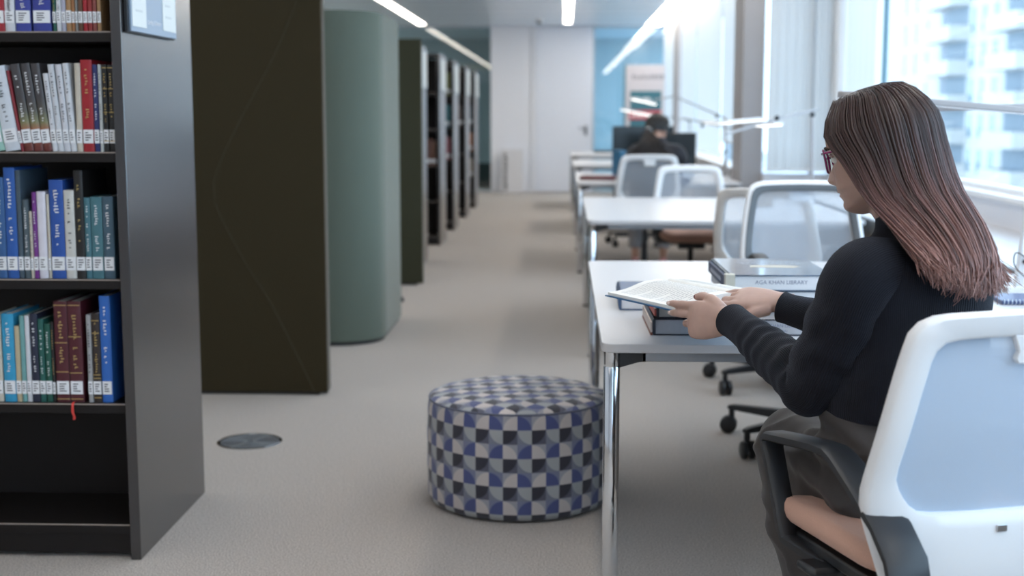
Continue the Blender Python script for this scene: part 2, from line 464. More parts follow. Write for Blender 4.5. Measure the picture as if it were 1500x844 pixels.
b2 = thing('apartment_building', 'paler lower house beside the balcony block, at the left edge of the clear window', 'building', (37, 156, -8))
MB().box(-4, 26, 0, 12, 0, 17.0).build('wall', stone, b2)
MB().box(-4.3, 26.3, -0.3, 12.3, 17.0, 17.4).build('roof', stone, b2)
for fl in range(5):
    for q in range(8):
        MB().box(-2.6 + q * 3.2, -0.9 + q * 3.2, -0.03, 0.03, 1.4 + fl * 3.1, 3.4 + fl * 3.1).build('window', winglass, b2)
o = MB().box(2.6, 200, -80, 320, -8.2, -8.0).build('street', mat('street', (0.42, 0.43, 0.44), 0.8)); o['kind'] = 'structure'; o.name = 'ground'

# ------------------------------------------------------------------ tables
def rrect(x0, x1, y0, y1, r, n=6):
    pts = []
    for cx, cy, a0 in ((x1 - r, y1 - r, 0), (x0 + r, y1 - r, 90), (x0 + r, y0 + r, 180), (x1 - r, y0 + r, 270)):
        for i in range(n + 1):
            a = R(a0 + 90 * i / n); pts.append((cx + r * math.cos(a), cy + r * math.sin(a)))
    return pts
def table(label, x0, x1, y0, y1, group=None):
    t = thing('reading_table', label, 'table', ((x0 + x1) / 2, (y0 + y1) / 2, 0), 0, group)
    X, Y = (x1 - x0) / 2, (y1 - y0) / 2
    MB().prism(rrect(-X, X, -Y, Y, 0.035), 'z', 0.708, 0.73).build('tabletop', laminate, t, 0.002)
    for sx in (-1, 1):
        for sy in (-1, 1):
            cx, cy = sx * (X - 0.026), sy * (Y - 0.03)
            lg = MB().lathe([(0.019, 0.012), (0.0205, 0.016), (0.0205, 0.668), (0.0195, 0.67), (0.0195, 0.672), (0.0205, 0.674), (0.0205, 0.7075)], (cx, cy, 0), 24).build('leg', chrome, t)
            MB().lathe([(0.015, 0), (0.021, 0.003), (0.021, 0.012)], (cx, cy, 0), 20).build('foot_glide', black_plastic, lg)
            a, b = cx - sx * 0.018, cx - sx * 0.085
            MB().prism([(a, 0.707), (b, 0.707), (b, 0.684), (b + sx * 0.02, 0.682), (a, 0.668)], 'y', cy - 0.012, cy + 0.012).build('corner_bracket', black_plastic, lg, 0.002)
    for sy in (-1, 1):
        MB().box(-X + 0.1, X - 0.1, sy * (Y - 0.03) - 0.012, sy * (Y - 0.03) + 0.012, 0.684, 0.7075).build('rail', grey_rail, t, 0.002)
    for sx in (-1, 1):
        MB().box(sx * (X - 0.026) - 0.012, sx * (X - 0.026) + 0.012, -Y + 0.06, Y - 0.06, 0.684, 0.7075).build('rail', grey_rail, t, 0.002)
    MB().box(-X + 0.05, X - 0.05, -0.05, 0.05, 0.675, 0.7075).build('cable_tray', grey_plastic, t, 0.003)
    return t
table('white reading table the woman with long hair sits at', 0.095, 1.575, 3.19, 5.03)
table('white reading table second from the front, behind the pair of back-to-back chairs', 0.128, 1.575, 6.93, 8.85)
table('third white reading table, where the dark-haired reader works at monitors', 0.11, 1.43, 10.67, 12.5)
table('fourth white reading table, partly hidden by the third', 0.10, 1.43, 14.2, 16.0)
table('farthest white reading table near the end wall', 0.09, 1.43, 17.6, 19.3)

# ------------------------------------------------------------------ office chairs
def outline(kind, n=72, c=(0, 0.80)):
    """back-rest outlines as radius by angle about c"""
    if kind == 'outer':
        P = [(0, 0.985), (0.10, 0.983), (0.178, 0.978), (0.211, 0.957), (0.222, 0.92), (0.233, 0.86), (0.243, 0.79), (0.250, 0.72), (0.252, 0.665), (0.240, 0.61), (0.215, 0.53), (0.195, 0.485), (0.17, 0.47), (0, 0.465)]
    elif kind == 'inner':
        P = [(0, 0.942), (0.10, 0.940), (0.155, 0.935), (0.175, 0.916), (0.183, 0.88), (0.193, 0.82), (0.201, 0.76), (0.205, 0.715), (0.200, 0.695), (0.188, 0.675), (0.172, 0.655), (0.15, 0.643), (0.08, 0.640), (0, 0.640)]
    else:
        P = [(0, 0.953), (0.10, 0.951), (0.162, 0.946), (0.188, 0.92), (0.197, 0.88), (0.207, 0.82), (0.214, 0.76), (0.218, 0.715), (0.213, 0.690), (0.198, 0.666), (0.18, 0.644), (0.15, 0.630), (0.08, 0.626), (0, 0.626)]
    S = spline(P, 120)
    full = [(x, z) for x, z in S] + [(-x, z) for x, z in reversed(S[1:-1])]
    res = []
    for i in range(n):
        a = 2 * PI * i / n; dx, dz = math.sin(a), math.cos(a); best = None
        for (x0, z0), (x1, z1) in zip(full, full[1:] + full[:1]):
            x0 -= c[0]; x1 -= c[0]; z0 -= c[1]; z1 -= c[1]
            ex, ez = x1 - x0, z1 - z0; den = dx * ez - dz * ex
            if abs(den) < 1e-12: continue
            t = (x0 * ez - z0 * ex) / den; s = (x0 * dz - z0 * dx) / den
            if t > 0 and -1e-6 <= s <= 1 + 1e-6: best = t if best is None else max(best, t)
        res.append((c[0] + dx * best, c[1] + dz * best))
    return res
OUT, INN, TRIM = outline('outer'), outline('inner'), outline('trim')
def back_y(x, z):
    return -0.235 - 0.055 * (z - 0.6) / 0.37 + 0.40 * x * x - (0.018 * math.exp(-((z - 0.66) / 0.09) ** 2) * -1)
def chair(label, x, y, rz, dz=0.0, frame=None, veil=None, group=None, swivel=0.0, arms=True, trim=None):
    frame = frame or white_plastic
    veil = veil or mesh_veil
    t = thing('office_chair', label, 'chair', (x, y, 0), rz, group)
    Z = Matrix.Translation((0, 0, dz))
    # seat cushion
    rs = []
    for k in range(7):
        a = k / 6 * PI; h = 0.540 - 0.024 * math.cos(a); ins = 0.018 * (1 - math.sin(a))
        ring = []
        for (px, py) in rrect(-0.216 + ins, 0.216 - ins, -0.22 + ins, 0.235 - ins, 0.09 - ins * 0.5, 7):
            ring.append(V((px, py, h - 0.03 * max(0, (py - 0.1) / 0.13) ** 2 + 0.012 * (px / 0.235) ** 2)))
        rs.append(ring)
    MB().rings(rs).tf(Z).build('seat', salmon, t, smooth=60)
    MB().prism(rrect(-0.20, 0.20, -0.19, 0.19, 0.08), 'z', 0.488, 0.51).tf(Z).build('seat_pan', black_plastic, t, 0.004)
    # back-rest shell with its opening
    n = len(OUT); rings = []
    def ring(src, off, sc=1.0):
        return [V((px * sc, back_y(px, pz) + off, 0.80 + (pz - 0.80) * sc)) for px, pz in src]
    def mixr(a, b, tt): return [(lerp(p[0], q[0], tt), lerp(p[1], q[1], tt)) for p, q in zip(a, b)]
    rings = [ring(INN, 0.004), ring(mixr(INN, OUT, 0.12), 0.012), ring(mixr(INN, OUT, 0.8), 0.014), ring(mixr(INN, OUT, 0.96), 0.007), ring(OUT, -0.003), ring(mixr(INN, OUT, 0.97), -0.014), ring(mixr(INN, OUT, 0.85), -0.020), ring(mixr(INN, OUT, 0.15), -0.018), ring(mixr(INN, OUT, 0.03), -0.014), ring(INN, -0.006)]
    rings.append(rings[0])
    fr = MB().rings(rings, True, False, False).tf(Z).build('back_frame', frame, t, smooth=50)
    MB().rings([ring(INN, 0.006), ring(mixr(INN, TRIM, 0.15), 0.016), ring(mixr(INN, TRIM, 1.0), 0.019), ring(mixr(INN, OUT, 0.62), 0.019), ring(mixr(INN, OUT, 0.66), 0.012)], True, False, False).tf(Z).build('back_trim', trim or grey_plastic, fr, smooth=60)
    # mesh cloth
    rs = [ring(mixr([(0, 0.80)] * n, INN, q), -0.001) for q in (0.02, 0.25, 0.5, 0.75, 1.01)]
    MB().rings(rs, True, True, False).tf(Z).build('back_mesh', veil, t, smooth=180)
    gp = [(-0.048, 0.945), (0.048, 0.945), (0.046, 0.905), (0.036, 0.897), (-0.034, 0.897), (-0.040, 0.905), (-0.036, 0.917)]
    MB().rings([[V((a, back_y(a, b) - 0.004, b)) for a, b in gp], [V((a, back_y(a, b) - 0.017, b)) for a, b in gp]]).tf(Z).build('hand_grip', frame, fr, 0.002)
    MB().box(-0.022, -0.003, back_y(0, 0.612) - 0.0215, back_y(0, 0.612) - 0.018, 0.606, 0.618).tf(Z).build('name_plate', satin, fr, 0.001)
    # arm loops
    if arms:
        for sx in (-1, 1):
            path = [(-0.02, 0.478), (0.06, 0.484), (0.118, 0.495), (0.130, 0.515), (0.150, 0.56), (0.196, 0.648), (0.203, 0.668), (0.19, 0.677), (0.12, 0.687), (0.0, 0.703), (-0.045, 0.706), (-0.075, 0.698), (-0.15, 0.668), (-0.235, 0.628), (-0.285, 0.588), (-0.300, 0.555), (-0.295, 0.49), (-0.26, 0.466)]
            wid = [0.020, 0.020, 0.020, 0.02, 0.02, 0.021, 0.023, 0.024, 0.025, 0.026, 0.027, 0.028, 0.033, 0.036, 0.037, 0.036, 0.032, 0.028]
            mb = MB(); rr = []
            for i, (py, pz) in enumerate(path):
                a = V(path[max(i - 1, 0)]); b = V(path[min(i + 1, len(path) - 1)]); tg = (b - a).normalized(); nn = V((-tg.y, tg.x))
                cx = sx * (0.213 if i > 2 else (0.17, 0.195, 0.21)[i]); th = 0.0095
                if i > 12: cx = sx * (0.213 + 0.001 * (i - 12))
                rr.append([V((cx + wid[i] * q, py + nn.x * th * e, pz + nn.y * th * e)) for q, e in ((-1, -0.6), (-0.7, -1), (0.7, -1), (1, -0.6), (1, 0.6), (0.7, 1), (-0.7, 1), (-1, 0.6))])
            mb.rings(rr).tf(Z).build('armrest', black_plastic, t, smooth=40)
    # mechanism, column, star base
    MB().box(-0.09, 0.09, -0.16, 0.12, 0.44, 0.49).box(-0.24, 0.24, -0.03, 0.04, 0.468, 0.486).box(-0.07, 0.07, -0.245, -0.12, 0.462, 0.482).tf(Z).build('mechanism', black_plastic, t, 0.01)
    MB().lathe([(0.026, 0.09), (0.026, 0.27), (0.019, 0.275), (0.019, 0.45 + dz)], n=20).build('gas_column', black_plastic, t)
    MB().lathe([(0.0, 0.075), (0.05, 0.075), (0.052, 0.12), (0.035, 0.135)], n=20).build('hub', black_plastic, t)
    for q in range(5):
        a = swivel + q * 2 * PI / 5; M = Matrix.Rotation(a, 4, 'Z')
        rr = [[V((r_, yy * w_, zz)) for yy, zz in ((-1, z0), (-0.8, z1), (0.8, z1), (1, z0))] for r_, w_, z0, z1 in ((0.03, 0.028, 0.082, 0.128), (0.16, 0.023, 0.09, 0.124), (0.335, 0.017, 0.096, 0.118), (0.36, 0.013, 0.098, 0.112))]
        rr[-1] = [p for p in rr[-1]]
        lg = MB().rings(rr).cyl((0.345, 0, 0.10), (0.345, 0, 0.056), 0.012, n=10).tf(M).build('base_leg', black_plastic, t, 0.003)
        cz = MB(); b = 0.7 * q + 0.4; C = Matrix.Rotation(a, 4, 'Z') @ Matrix.Translation((0.345, 0, 0)) @ Matrix.Rotation(b, 4, 'Z')
        for e in (-1, 1):
            cz.tube([(0.012, e * 0.006, 0.034), (0.012, e * 0.008, 0.034), (0.012, e * 0.022, 0.034), (0.012, e * 0.026, 0.034)], [0.031, 0.034, 0.034, 0.028], 18, up=(0, 0, 1))
        cz.box(-0.012, 0.018, -0.006, 0.006, 0.03, 0.062)
        cz.tf(C).build('caster', black_plastic, lg)
    return t
mesh_veil = veil_mat('chair_mesh', (0.60, 0.67, 0.76), 0.46, 0.4, weave=0.2, wscale=1500)
mesh_daylit = veil_mat('chair_mesh_daylit', (0.62, 0.74, 0.90), 0.88, 0.35, weave=0.10, wscale=1500)  # same chair mesh; window light put into a bluer, more opaque cloth
chair('white-framed office chair with salmon seat the woman with long hair sits on', 0.665, 2.375, R(17), 0.0, veil=mesh_daylit, swivel=0.5)
chair('office chair with grey inner rim facing the camera across the front table', 0.97, 5.10, R(183), 0.035, swivel=R(145 - 183))
chair('cream-framed office chair at the second table, overlapped by the grey-rimmed chair', 1.02, 6.24, R(-26), -0.03, frame=cream_plastic, swivel=R(146 + 26))
chair('white office chair on the far side of the second table, salmon seat seen below it', 0.86, 8.95, R(178), -0.055, swivel=0.3, trim=white_plastic)
chair('white office chair the reader in the dark jacket sits on', 0.64, 10.42, R(2), -0.01, swivel=0.2)
chair('white office chair beyond the third table, left of the dark-haired reader', 0.76, 13.02, R(184), 0.06, swivel=R(-35), trim=white_plastic)

# ------------------------------------------------------------------ lamps on the tables
lamp_grey = mat('lamp_grey', (0.38, 0.37, 0.38), 0.55)
glow = emit_mat('lamp_diffuser', (1.0, 0.96, 0.9), 2.5)
def bar(mb, a, b, w, h):
    a, b = V(a), V(b); t = (b - a).normalized(); s = t.cross(V((0, 0, 1))).normalized(); u = s.cross(t)
    q = [s * w + u * h, -s * w + u * h, -s * w - u * h, s * w - u * h]
    return mb.rings([[a + k for k in q], [b + k for k in q]])
def rod_lamp(label, base, top, segs, heads, knobs, thick=0.006, pole_r=0.008):
    b = V(base); t = thing('desk_lamp', label, 'lamp', b)
    L = lambda p: V(p) - b
    MB().lathe([(0.055, 0), (0.055, 0.006), (0.02, 0.012)], n=24).build('foot', white_plastic, t)
    MB().tube([(0, 0, 0.01), L(top)], pole_r, 10).build('pole', lamp_grey, t)
    MB().tube([(0, 0, 0.012), V((0, 0, 0.012)).lerp(L(top), 0.28)], pole_r * 2.0, 12).build('sleeve', lamp_grey, t)
    for i, (p, q) in enumerate(segs):
        bar(MB(), L(p), L(q), thick, thick).build('arm', lamp_grey, t, 0.001)
    for p, q in heads:
        m = bar(MB(), L(p), L(q), 0.03, 0.007).build('lamp_head', white_plastic, t, 0.002)
        bar(MB(), L(p) - V((0, 0, 0.009)), L(q) - V((0, 0, 0.009)), 0.022, 0.0015).build('diffuser', glow, m)
    for p in knobs:
        MB().ball(L(p), 0.016, n=12, k=8).build('knob', black_plastic, t)
    return t
A = lambda x, y, Y: at_y(x, y, Y)
D2 = 7.9; b2_ = A(1190, 303, D2); b2_.z = 0.73
rod_lamp('slim desk lamp with long white arms on the second table', b2_, A(1190, 166, D2),
         [(A(1199, 160, D2), A(1138, 174, 7.75)), (A(1138, 174, 7.75), A(1062, 197, 7.55)), (A(1138, 174, 7.75), A(1118, 182, 7.9))],
         [(A(1111, 183, 7.9), A(1141, 181, 7.7)), (A(1062, 179, 7.6), A(1116, 174, 7.8))],
         [A(1190, 168, D2), A(1138, 173, 7.74), A(1190, 283, D2)])
D3 = 11.55; b3_ = A(1062, 258, D3); b3_.z = 0.73
rod_lamp('slim desk lamp at the window end of the third table', b3_, A(1063, 172, D3),
         [(A(1063, 174, D3), A(1050, 168, D3)), (A(1053, 169, D3), A(988, 141, 11.5)), (A(988, 141, 11.5), A(958, 146, 11.4)), (A(1074, 189, 11.5), A(1000, 173, 11.6))],
         [(A(926, 144, 11.3), A(960, 152, 11.4)), (A(1030, 178, 11.6), A(1054, 180, 11.4))],
         [A(1063, 222, D3), A(1074, 189, 11.5), A(1050, 170, D3), A(1029, 184, 11.5)])
D4 = 15.0; b4_ = A(1012, 236, D4); b4_.z = 0.73
rod_lamp('slim desk lamp on the fourth table beyond the monitors', b4_, A(1010, 176, D4), [(A(1010, 177, D4), A(955, 167, 14.8))], [(A(910, 160, 14.6), A(957, 169, 14.8))], [A(1010, 177, D4)])
# nearest lamp, right of the woman
t1 = V((1.425, 4.17, 0.73)); lt = thing('desk_lamp', 'flat grey desk lamp on the front table whose arm passes behind the woman', 'lamp', t1)
MB().box(-0.045, 0.045, -0.03, 0.03, 0, 0.022).build('foot', white_plastic, lt, 0.004)
ptop = V((0.055, 0.0, 0.585))
bar(MB(), (0, 0, 0.02), ptop, 0.014, 0.014).build('pole', white_plastic, lt, 0.003)
MB().cyl((0.011, -0.014, 0.10), (0.011, -0.024, 0.10), 0.008, n=14).build('knob', black_plastic, lt)
MB().tube(spline([(0.03, -0.02, 0.10), (-0.02, -0.03, 0.13), (-0.028, -0.03, 0.10), (-0.01, -0.03, 0.07), (0.05, -0.03, 0.02), (0.09, -0.02, 0.002)], 24), 0.002, 6).build('cord', black_plastic, lt)
q = A(1330, 159.5, 4.1) - t1
bar(MB(), ptop + V((0.03, 0, -0.005)), q, 0.012, 0.009).build('arm', lamp_grey, lt, 0.002)
h0, h1 = A(1228, 138, 4.0) - t1, A(1520, 164, 4.05) - t1
hm = MB(); hp = []
ax = (h1 - h0); L_ = ax.length; ax.normalize(); sd = ax.cross(V((0, 0, 1))).normalized() * -1
hw = 0.055; ns = 14
for k_ in range(ns + 1):
    a = PI / 2 + PI * k_ / ns; hp.append(h0 + ax * (hw + hw * math.cos(a)) + sd * (hw * math.sin(a)))
for k_ in range(ns + 1):
    a = -PI / 2 + PI * k_ / ns; hp.append(h1 + ax * (-hw + hw * math.cos(a)) + sd * (hw * math.sin(a)))
upv = ax.cross(sd).normalized(); upv = upv if upv.z > 0 else -upv
hm.rings([[p_ - upv * 0.009 for p_ in hp], [p_ + upv * 0.009 for p_ in hp]])
ho = hm.build('lamp_head', lamp_grey, lt, 0.003)
MB().rings([[h0.lerp(h1, 0.5) + (p_ - h0.lerp(h1, 0.5)) * 0.97 - upv * 0.0095 for p_ in hp], [h0.lerp(h1, 0.5) + (p_ - h0.lerp(h1, 0.5)) * 0.97 - upv * 0.0105 for p_ in hp]]).build('diffuser', white_plastic, ho)

# ------------------------------------------------------------------ acoustic screens
def felt(name, c):
    return mat(name, c, 0.95, spec=0.2, vary=0.14, vscale=500, bump=0.35, bscale=1100, sheen=0.35)
olive = felt('olive_felt', (0.037, 0.028, 0.013)); green = felt('green_felt', (0.112, 0.136, 0.112)); olive2 = felt('dark_green_felt', (0.040, 0.041, 0.024))
t = thing('acoustic_screen', 'tall flat dark olive felt screen standing just behind the near bookcase', 'screen', (-1.6, 5.98, 0))
MB().box(-0.65, 0.523, -0.04, 0.04, 0.012, 1.84).build('panel', olive, t, 0.008, 3)
pts = [at_y(x_, y_, 5.94) - V((-1.6, 5.98, 0)) for x_, y_ in ((436, 0), (400, 85), (350, 180), (318, 250), (314, 280), (320, 310), (360, 385), (400, 450), (440, 530), (462, 576))]
sm = spline([tuple(q) for q in pts], 60)
MB().tube([(a, -0.0405, c) for a, b, c in sm], 0.0022, 6).build('stitched_seam', felt('olive_seam', (0.055, 0.046, 0.026)), t)
MB().box(-0.60, 0.48, -0.03, 0.03, 0.0, 0.012).build('base_strip', black_plastic, t)
# curved booth wall
t = thing('acoustic_booth', 'rounded green felt booth wall standing between the two flat screens', 'screen', (-1.3, 7.25, 0))
def wallpath(off):
    x1, y0, rad = 0.285, -0.03, 0.26
    pts = [(-1.0, y0 + off), (-0.5, y0 + off)]
    for k_ in range(13):
        a = R(-90 + 90 * k_ / 12); pts.append((x1 - rad + (rad - off) * math.cos(a), y0 + rad + (rad - off) * math.sin(a)))
    return pts, x1
pa, x1 = wallpath(0); pb, _ = wallpath(0.07)
poly = pa + list(reversed(pb))
MB().prism(poly, 'z', 0.02, 1.84).build('curved_panel', green, t, 0.006, 2, smooth=30)
MB().box(x1 - 0.07, x1 - 0.0, 0.236, 0.96, 0.02, 1.84).build('side_panel', green, t, 0.008, 2)
MB().prism([(p_[0] * 0.985 - 0.005, p_[1] + 0.01) for p_ in pa] + [(p_[0], p_[1] - 0.01) for p_ in reversed(pb)], 'z', 0.0, 0.02).build('base_strip', black_plastic, t)
MB().box(x1 - 0.06, x1 - 0.015, 0.24, 0.95, 0.0, 0.02).build('base_strip', black_plastic, t)
t = thing('acoustic_screen', 'flat dark green felt screen just in front of the far bookcases', 'screen', (-1.5, 9.9, 0))
MB().box(-0.5, 0.447, -0.035, 0.035, 0.015, 1.83).build('panel', olive2, t, 0.008, 3)
MB().box(-0.45, 0.40, -0.03, 0.03, 0.0, 0.015).build('base_strip', black_plastic, t)
p = at_z(590, 441, 0)
t = thing('foot_glide', 'small black glide on the carpet at the foot of the rounded booth', 'foot', (p.x - 0.02, p.y - 0.03, 0))
MB().lathe([(0.03, 0), (0.035, 0.015), (0.02, 0.035), (0.01, 0.05)], n=16).build('glide', black_plastic, t)

# ------------------------------------------------------------------ floor outlet grille
t = thing('floor_vent', 'round slotted metal air outlet set in the carpet beside the near bookcase', 'vent', (-1.232, 5.06, 0))
MB().lathe([(0.126, 0.0), (0.126, 0.004), (0.121, 0.006), (0.117, 0.004), (0.117, 0.001)], n=56, cap1=False).build('rim', chrome, t)
MB().lathe([(0.117, 0.0005), (0.117, 0.001)], n=40).build('dark_well', ink, t)
vm = mat('vent_metal', (0.30, 0.32, 0.34), 0.4, metal=0.5)
for k_ in range(8):
    r0 = 0.027 + k_ * 0.0113
    MB().lathe([(r0, 0.001), (r0, 0.0045), (r0 + 0.0048, 0.0045), (r0 + 0.0048, 0.001)], n=48, cap0=False, cap1=False).build('ring', vm, t)
for k_ in range(4):
    MB().box(0.016, 0.115, -0.009, 0.009, 0.001, 0.0042).tf(Matrix.Rotation(R(62 + 90 * k_), 4, 'Z')).build('spoke', vm, t)
MB().lathe([(0.022, 0.001), (0.022, 0.0046), (0.013, 0.0046), (0.013, 0.0012)], n=24, cap1=False).build('hub', vm, t)

# ------------------------------------------------------------------ patterned pouf
pm = bpy.data.materials.new('pouf_cloth'); pm.use_nodes = True
d = Nd(pm); uvn = d.new('ShaderNodeUVMap'); uvn.uv_map = 'UVMap'
sp = d.new('ShaderNodeSeparateXYZ'); d.link(uvn.outputs[0], sp.inputs[0])
u, v = sp.outputs[0], sp.outputs[1]
ci = d.m('FLOORED_MODULO', d.m('FLOOR', u), 2.0); ri = d.m('FLOORED_MODULO', d.m('FLOOR', v), 4.0)
fu, fv = d.m('FRACT', u), d.m('FRACT', v)     # v runs downwards in cells
inv = lambda a: d.m('SUBTRACT', 1.0, a)
odd = d.m('GREATER_THAN', ci, 0.5)
isA = d.m('COMPARE', ri, 0.0, 0.1); isB = d.m('COMPARE', ri, 1.0, 0.1); isC = d.m('COMPARE', ri, 2.0, 0.1); isD = d.m('COMPARE', ri, 3.0, 0.1)
top = d.m('ADD', isA, isC)                    # rows of upper quarter discs
# disc centre of each cell: A: 0->(0,1) 1->(1,1); C: 0->(1,1) 1->(0,1); B, D: 0->(1,0) 1->(0,0)
cu = d.m('ADD', d.m('MULTIPLY', isA, odd), d.m('MULTIPLY', inv(isA), inv(odd)))
cv = top
du = d.m('SUBTRACT', fu, cu); dv = d.m('SUBTRACT', fv, cv)
rr_ = d.m('SQRT', d.m('ADD', d.m('MULTIPLY', du, du), d.m('MULTIPLY', dv, dv)))
ins = d.m('LESS_THAN', rr_, 0.97)
blue_in, blue_out = (0.045, 0.062, 0.19, 1), (0.150, 0.165, 0.26, 1)
cre_in, cre_out = (0.50, 0.45, 0.435, 1), (0.30, 0.30, 0.335, 1)
blk_in, blk_out = (0.008, 0.008, 0.022, 1), (0.07, 0.073, 0.11, 1)
gry_in, gry_out = (0.33, 0.34, 0.35, 1), (0.16, 0.175, 0.225, 1)
blue = d.mix(ins, blue_out, blue_in); cre = d.mix(ins, cre_out, cre_in); blk = d.mix(ins, blk_out, blk_in); gry = d.mix(ins, gry_out, gry_in)
rowt = d.mix(odd, blue, cre); rowb = d.mix(odd, gry, blk)
pc = d.mix(top, rowb, rowt)
wv = d.noise(700, 2)
pc = d.mix(d.m('MULTIPLY', wv, 0.09), pc, d.mix(0.75, pc, (0.55, 0.55, 0.58, 1)))
d.link(pc, d.b.inputs['Base Color']); d.b.inputs['Roughness'].default_value = 0.85
d.b.inputs['Sheen Weight'].default_value = 0.25; d.bump(wv, 0.3, 0.001)
t = thing('pouf', 'round drum pouf in blue, cream and black quarter-circle cloth beside the front table', 'pouf', (-0.147, 4.345, 0))
PR, PH, CELL = 0.303, 0.358, 0.0456
n = 84
prof = [(PR - 0.02, 0.006), (PR - 0.006, 0.012), (PR, 0.03), (PR + 0.003, 0.12), (PR + 0.003, 0.24), (PR, 0.32), (PR - 0.002, 0.338), (PR - 0.006, PH - 0.006)]
mb = MB(); vs2 = []; fs = []; us = []
for r_, z_ in prof:
    for k_ in range(n): vs2.append(V((math.cos(2 * PI * k_ / n) * r_, math.sin(2 * PI * k_ / n) * r_, z_)))
for i in range(len(prof) - 1):
    for k_ in range(n):
        k2 = (k_ + 1) % n; fs.append((i * n + k_, i * n + k2, (i + 1) * n + k2, (i + 1) * n + k_))
        u0, u1 = k_ / n * 42 + 0.35, (k_ + 1) / n * 42 + 0.35; v0, v1 = (PH - 0.008 - prof[i][1]) / CELL, (PH - 0.008 - prof[i + 1][1]) / CELL
        us.append([(u0, v0), (u1, v0), (u1, v1), (u0, v1)])
mb.add(vs2, fs, us).build('side_cover', pm, t, smooth=60)
mb = MB(); vs2 = []; fs = []; us = []
tp = [(PR - 0.006, PH - 0.006), (PR - 0.018, PH + 0.004), (PR - 0.045, PH + 0.011), (0.2, PH + 0.017), (0.1, PH + 0.020), (0.002, PH + 0.021)]
for r_, z_ in tp:
    for k_ in range(n): vs2.append(V((math.cos(2 * PI * k_ / n) * r_, math.sin(2 * PI * k_ / n) * r_, z_)))
ca, sa = math.cos(R(38)), math.sin(R(38))
def puv(p_): return ((p_.x * ca - p_.y * sa) / CELL + 40, (p_.x * sa + p_.y * ca) / CELL + 40)
for i in range(len(tp) - 1):
    for k_ in range(n):
        k2 = (k_ + 1) % n; q4 = (i * n + k_, i * n + k2, (i + 1) * n + k2, (i + 1) * n + k_); fs.append(q4); us.append([puv(vs2[z_]) for z_ in q4])
mb.add(vs2, fs, us).build('top_cover', pm, t, smooth=60)
MB().tube([(math.cos(2 * PI * k_ / 72) * (PR - 0.005), math.sin(2 * PI * k_ / 72) * (PR - 0.005), PH - 0.006) for k_ in range(72)], 0.003, 6, closed=True).build('piping', mat('piping', (0.11, 0.12, 0.17), 0.8), t)
MB().lathe([(PR - 0.03, 0), (PR - 0.03, 0.008)], n=48).build('base', black_plastic, t)

# ------------------------------------------------------------------ bookcases
def bookcase(name_label, x0, x1, y0, depth, boards, sign_lines=False, label_cat='bookcase', both=True, group=None):
    """double-sided case: x1 is the aisle end, y0 the face towards the camera"""
    t = thing('bookcase', name_label, label_cat, (x1, y0, 0), 0, group)
    L = x1 - x0
    for a in (-0.03, -L):
        MB().box(a, a + 0.03, 0, depth, 0.0, 1.83).build('end_panel', dark_wood, t, 0.002)
    MB().box(-L + 0.03, -0.03, depth / 2 - 0.012, depth / 2 + 0.012, 0.02, 1.81).build('back_panel', dark_inner, t)
    MB().box(-L, 0, 0, depth, 1.83, 1.855).build('top', dark_wood, t, 0.002)
    for z in boards:
        for ya, yb in (((0.012, depth / 2 - 0.012), (depth / 2 + 0.012, depth - 0.012)) if both else ((0.012, depth / 2 - 0.012),)):
            sh = MB().box(-L + 0.03, -0.03, ya, yb, z - 0.028, z).build('shelf', dark_inner, t, 0.001)
            if ya < 0.02: MB().box(-L + 0.03, -0.03, ya - 0.0015, ya + 0.001, z - 0.003, z + 0.0006).build('front_edge', edge_band, sh)
    MB().box(-L + 0.03, -0.03, 0.02, depth - 0.02, 0.015, boards[-1] - 0.028).build('plinth', dark_inner, t)
    return t
TIERS = [1.513, 1.180, 0.820, 0.460, 0.102]
bc = bookcase('dark wooden bookcase at the left edge of the picture, filled with catalogued books', -2.30, -1.221, 3.668, 0.69, TIERS)

# notice board on its end panel
sg = thing('notice_frame', 'grey framed notice with two white sheets on the near bookcase end', 'sign', (-1.219, 3.69, 1.512))
SW, SHT = 0.445, 0.30
sgm = mat('sign_grey', (0.26, 0.33, 0.42), 0.4); sheet = mat('sign_sheet', (0.66, 0.68, 0.66), 0.5)
MB().box(0.0, 0.010, 0.0, SW, 0, SHT).build('backing', black_plastic, sg, 0.001)
MB().box(0.010, 0.016, 0.012, SW, 0.004, SHT).build('face', sgm, sg, 0.001)
MB().box(0.016, 0.018, 0.020, 0.145, 0.018, SHT - 0.01).build('sheet', sheet, sg)
MB().box(0.016, 0.018, 0.305, 0.435, 0.022, SHT - 0.01).build('sheet', sheet, sg)
white_ink = mat('white_ink', (0.8, 0.8, 0.82), 0.6)
faint = mat('faint_print', (0.54, 0.56, 0.56), 0.6)
for yy in (0.05, 0.33):
    fp = MB()
    for q in range(5): fp.box(0.018, 0.0184, yy, yy + 0.06 - 0.012 * (q % 2), 0.06 + q * 0.034, 0.066 + q * 0.034)
    fp.build('print', faint, sg)
def text(name, s, size, m, parent, M, extr=0.0002, align='CENTER'):
    cu_ = bpy.data.curves.new('text', 'FONT'); cu_.body = s; cu_.size = size; cu_.extrude = extr; cu_.align_x = align; cu_.align_y = 'CENTER'; cu_.resolution_u = 2
    o = bpy.data.objects.new('text', cu_); col.objects.link(o)
    dg = bpy.context.evaluated_depsgraph_get(); me = bpy.data.meshes.new_from_object(o.evaluated_get(dg))
    bpy.data.objects.remove(o); me.materials.clear(); me.materials.append(m)
    r = bpy.data.objects.new(name, me); col.objects.link(r); r.parent = parent; r.matrix_local = M
    return r
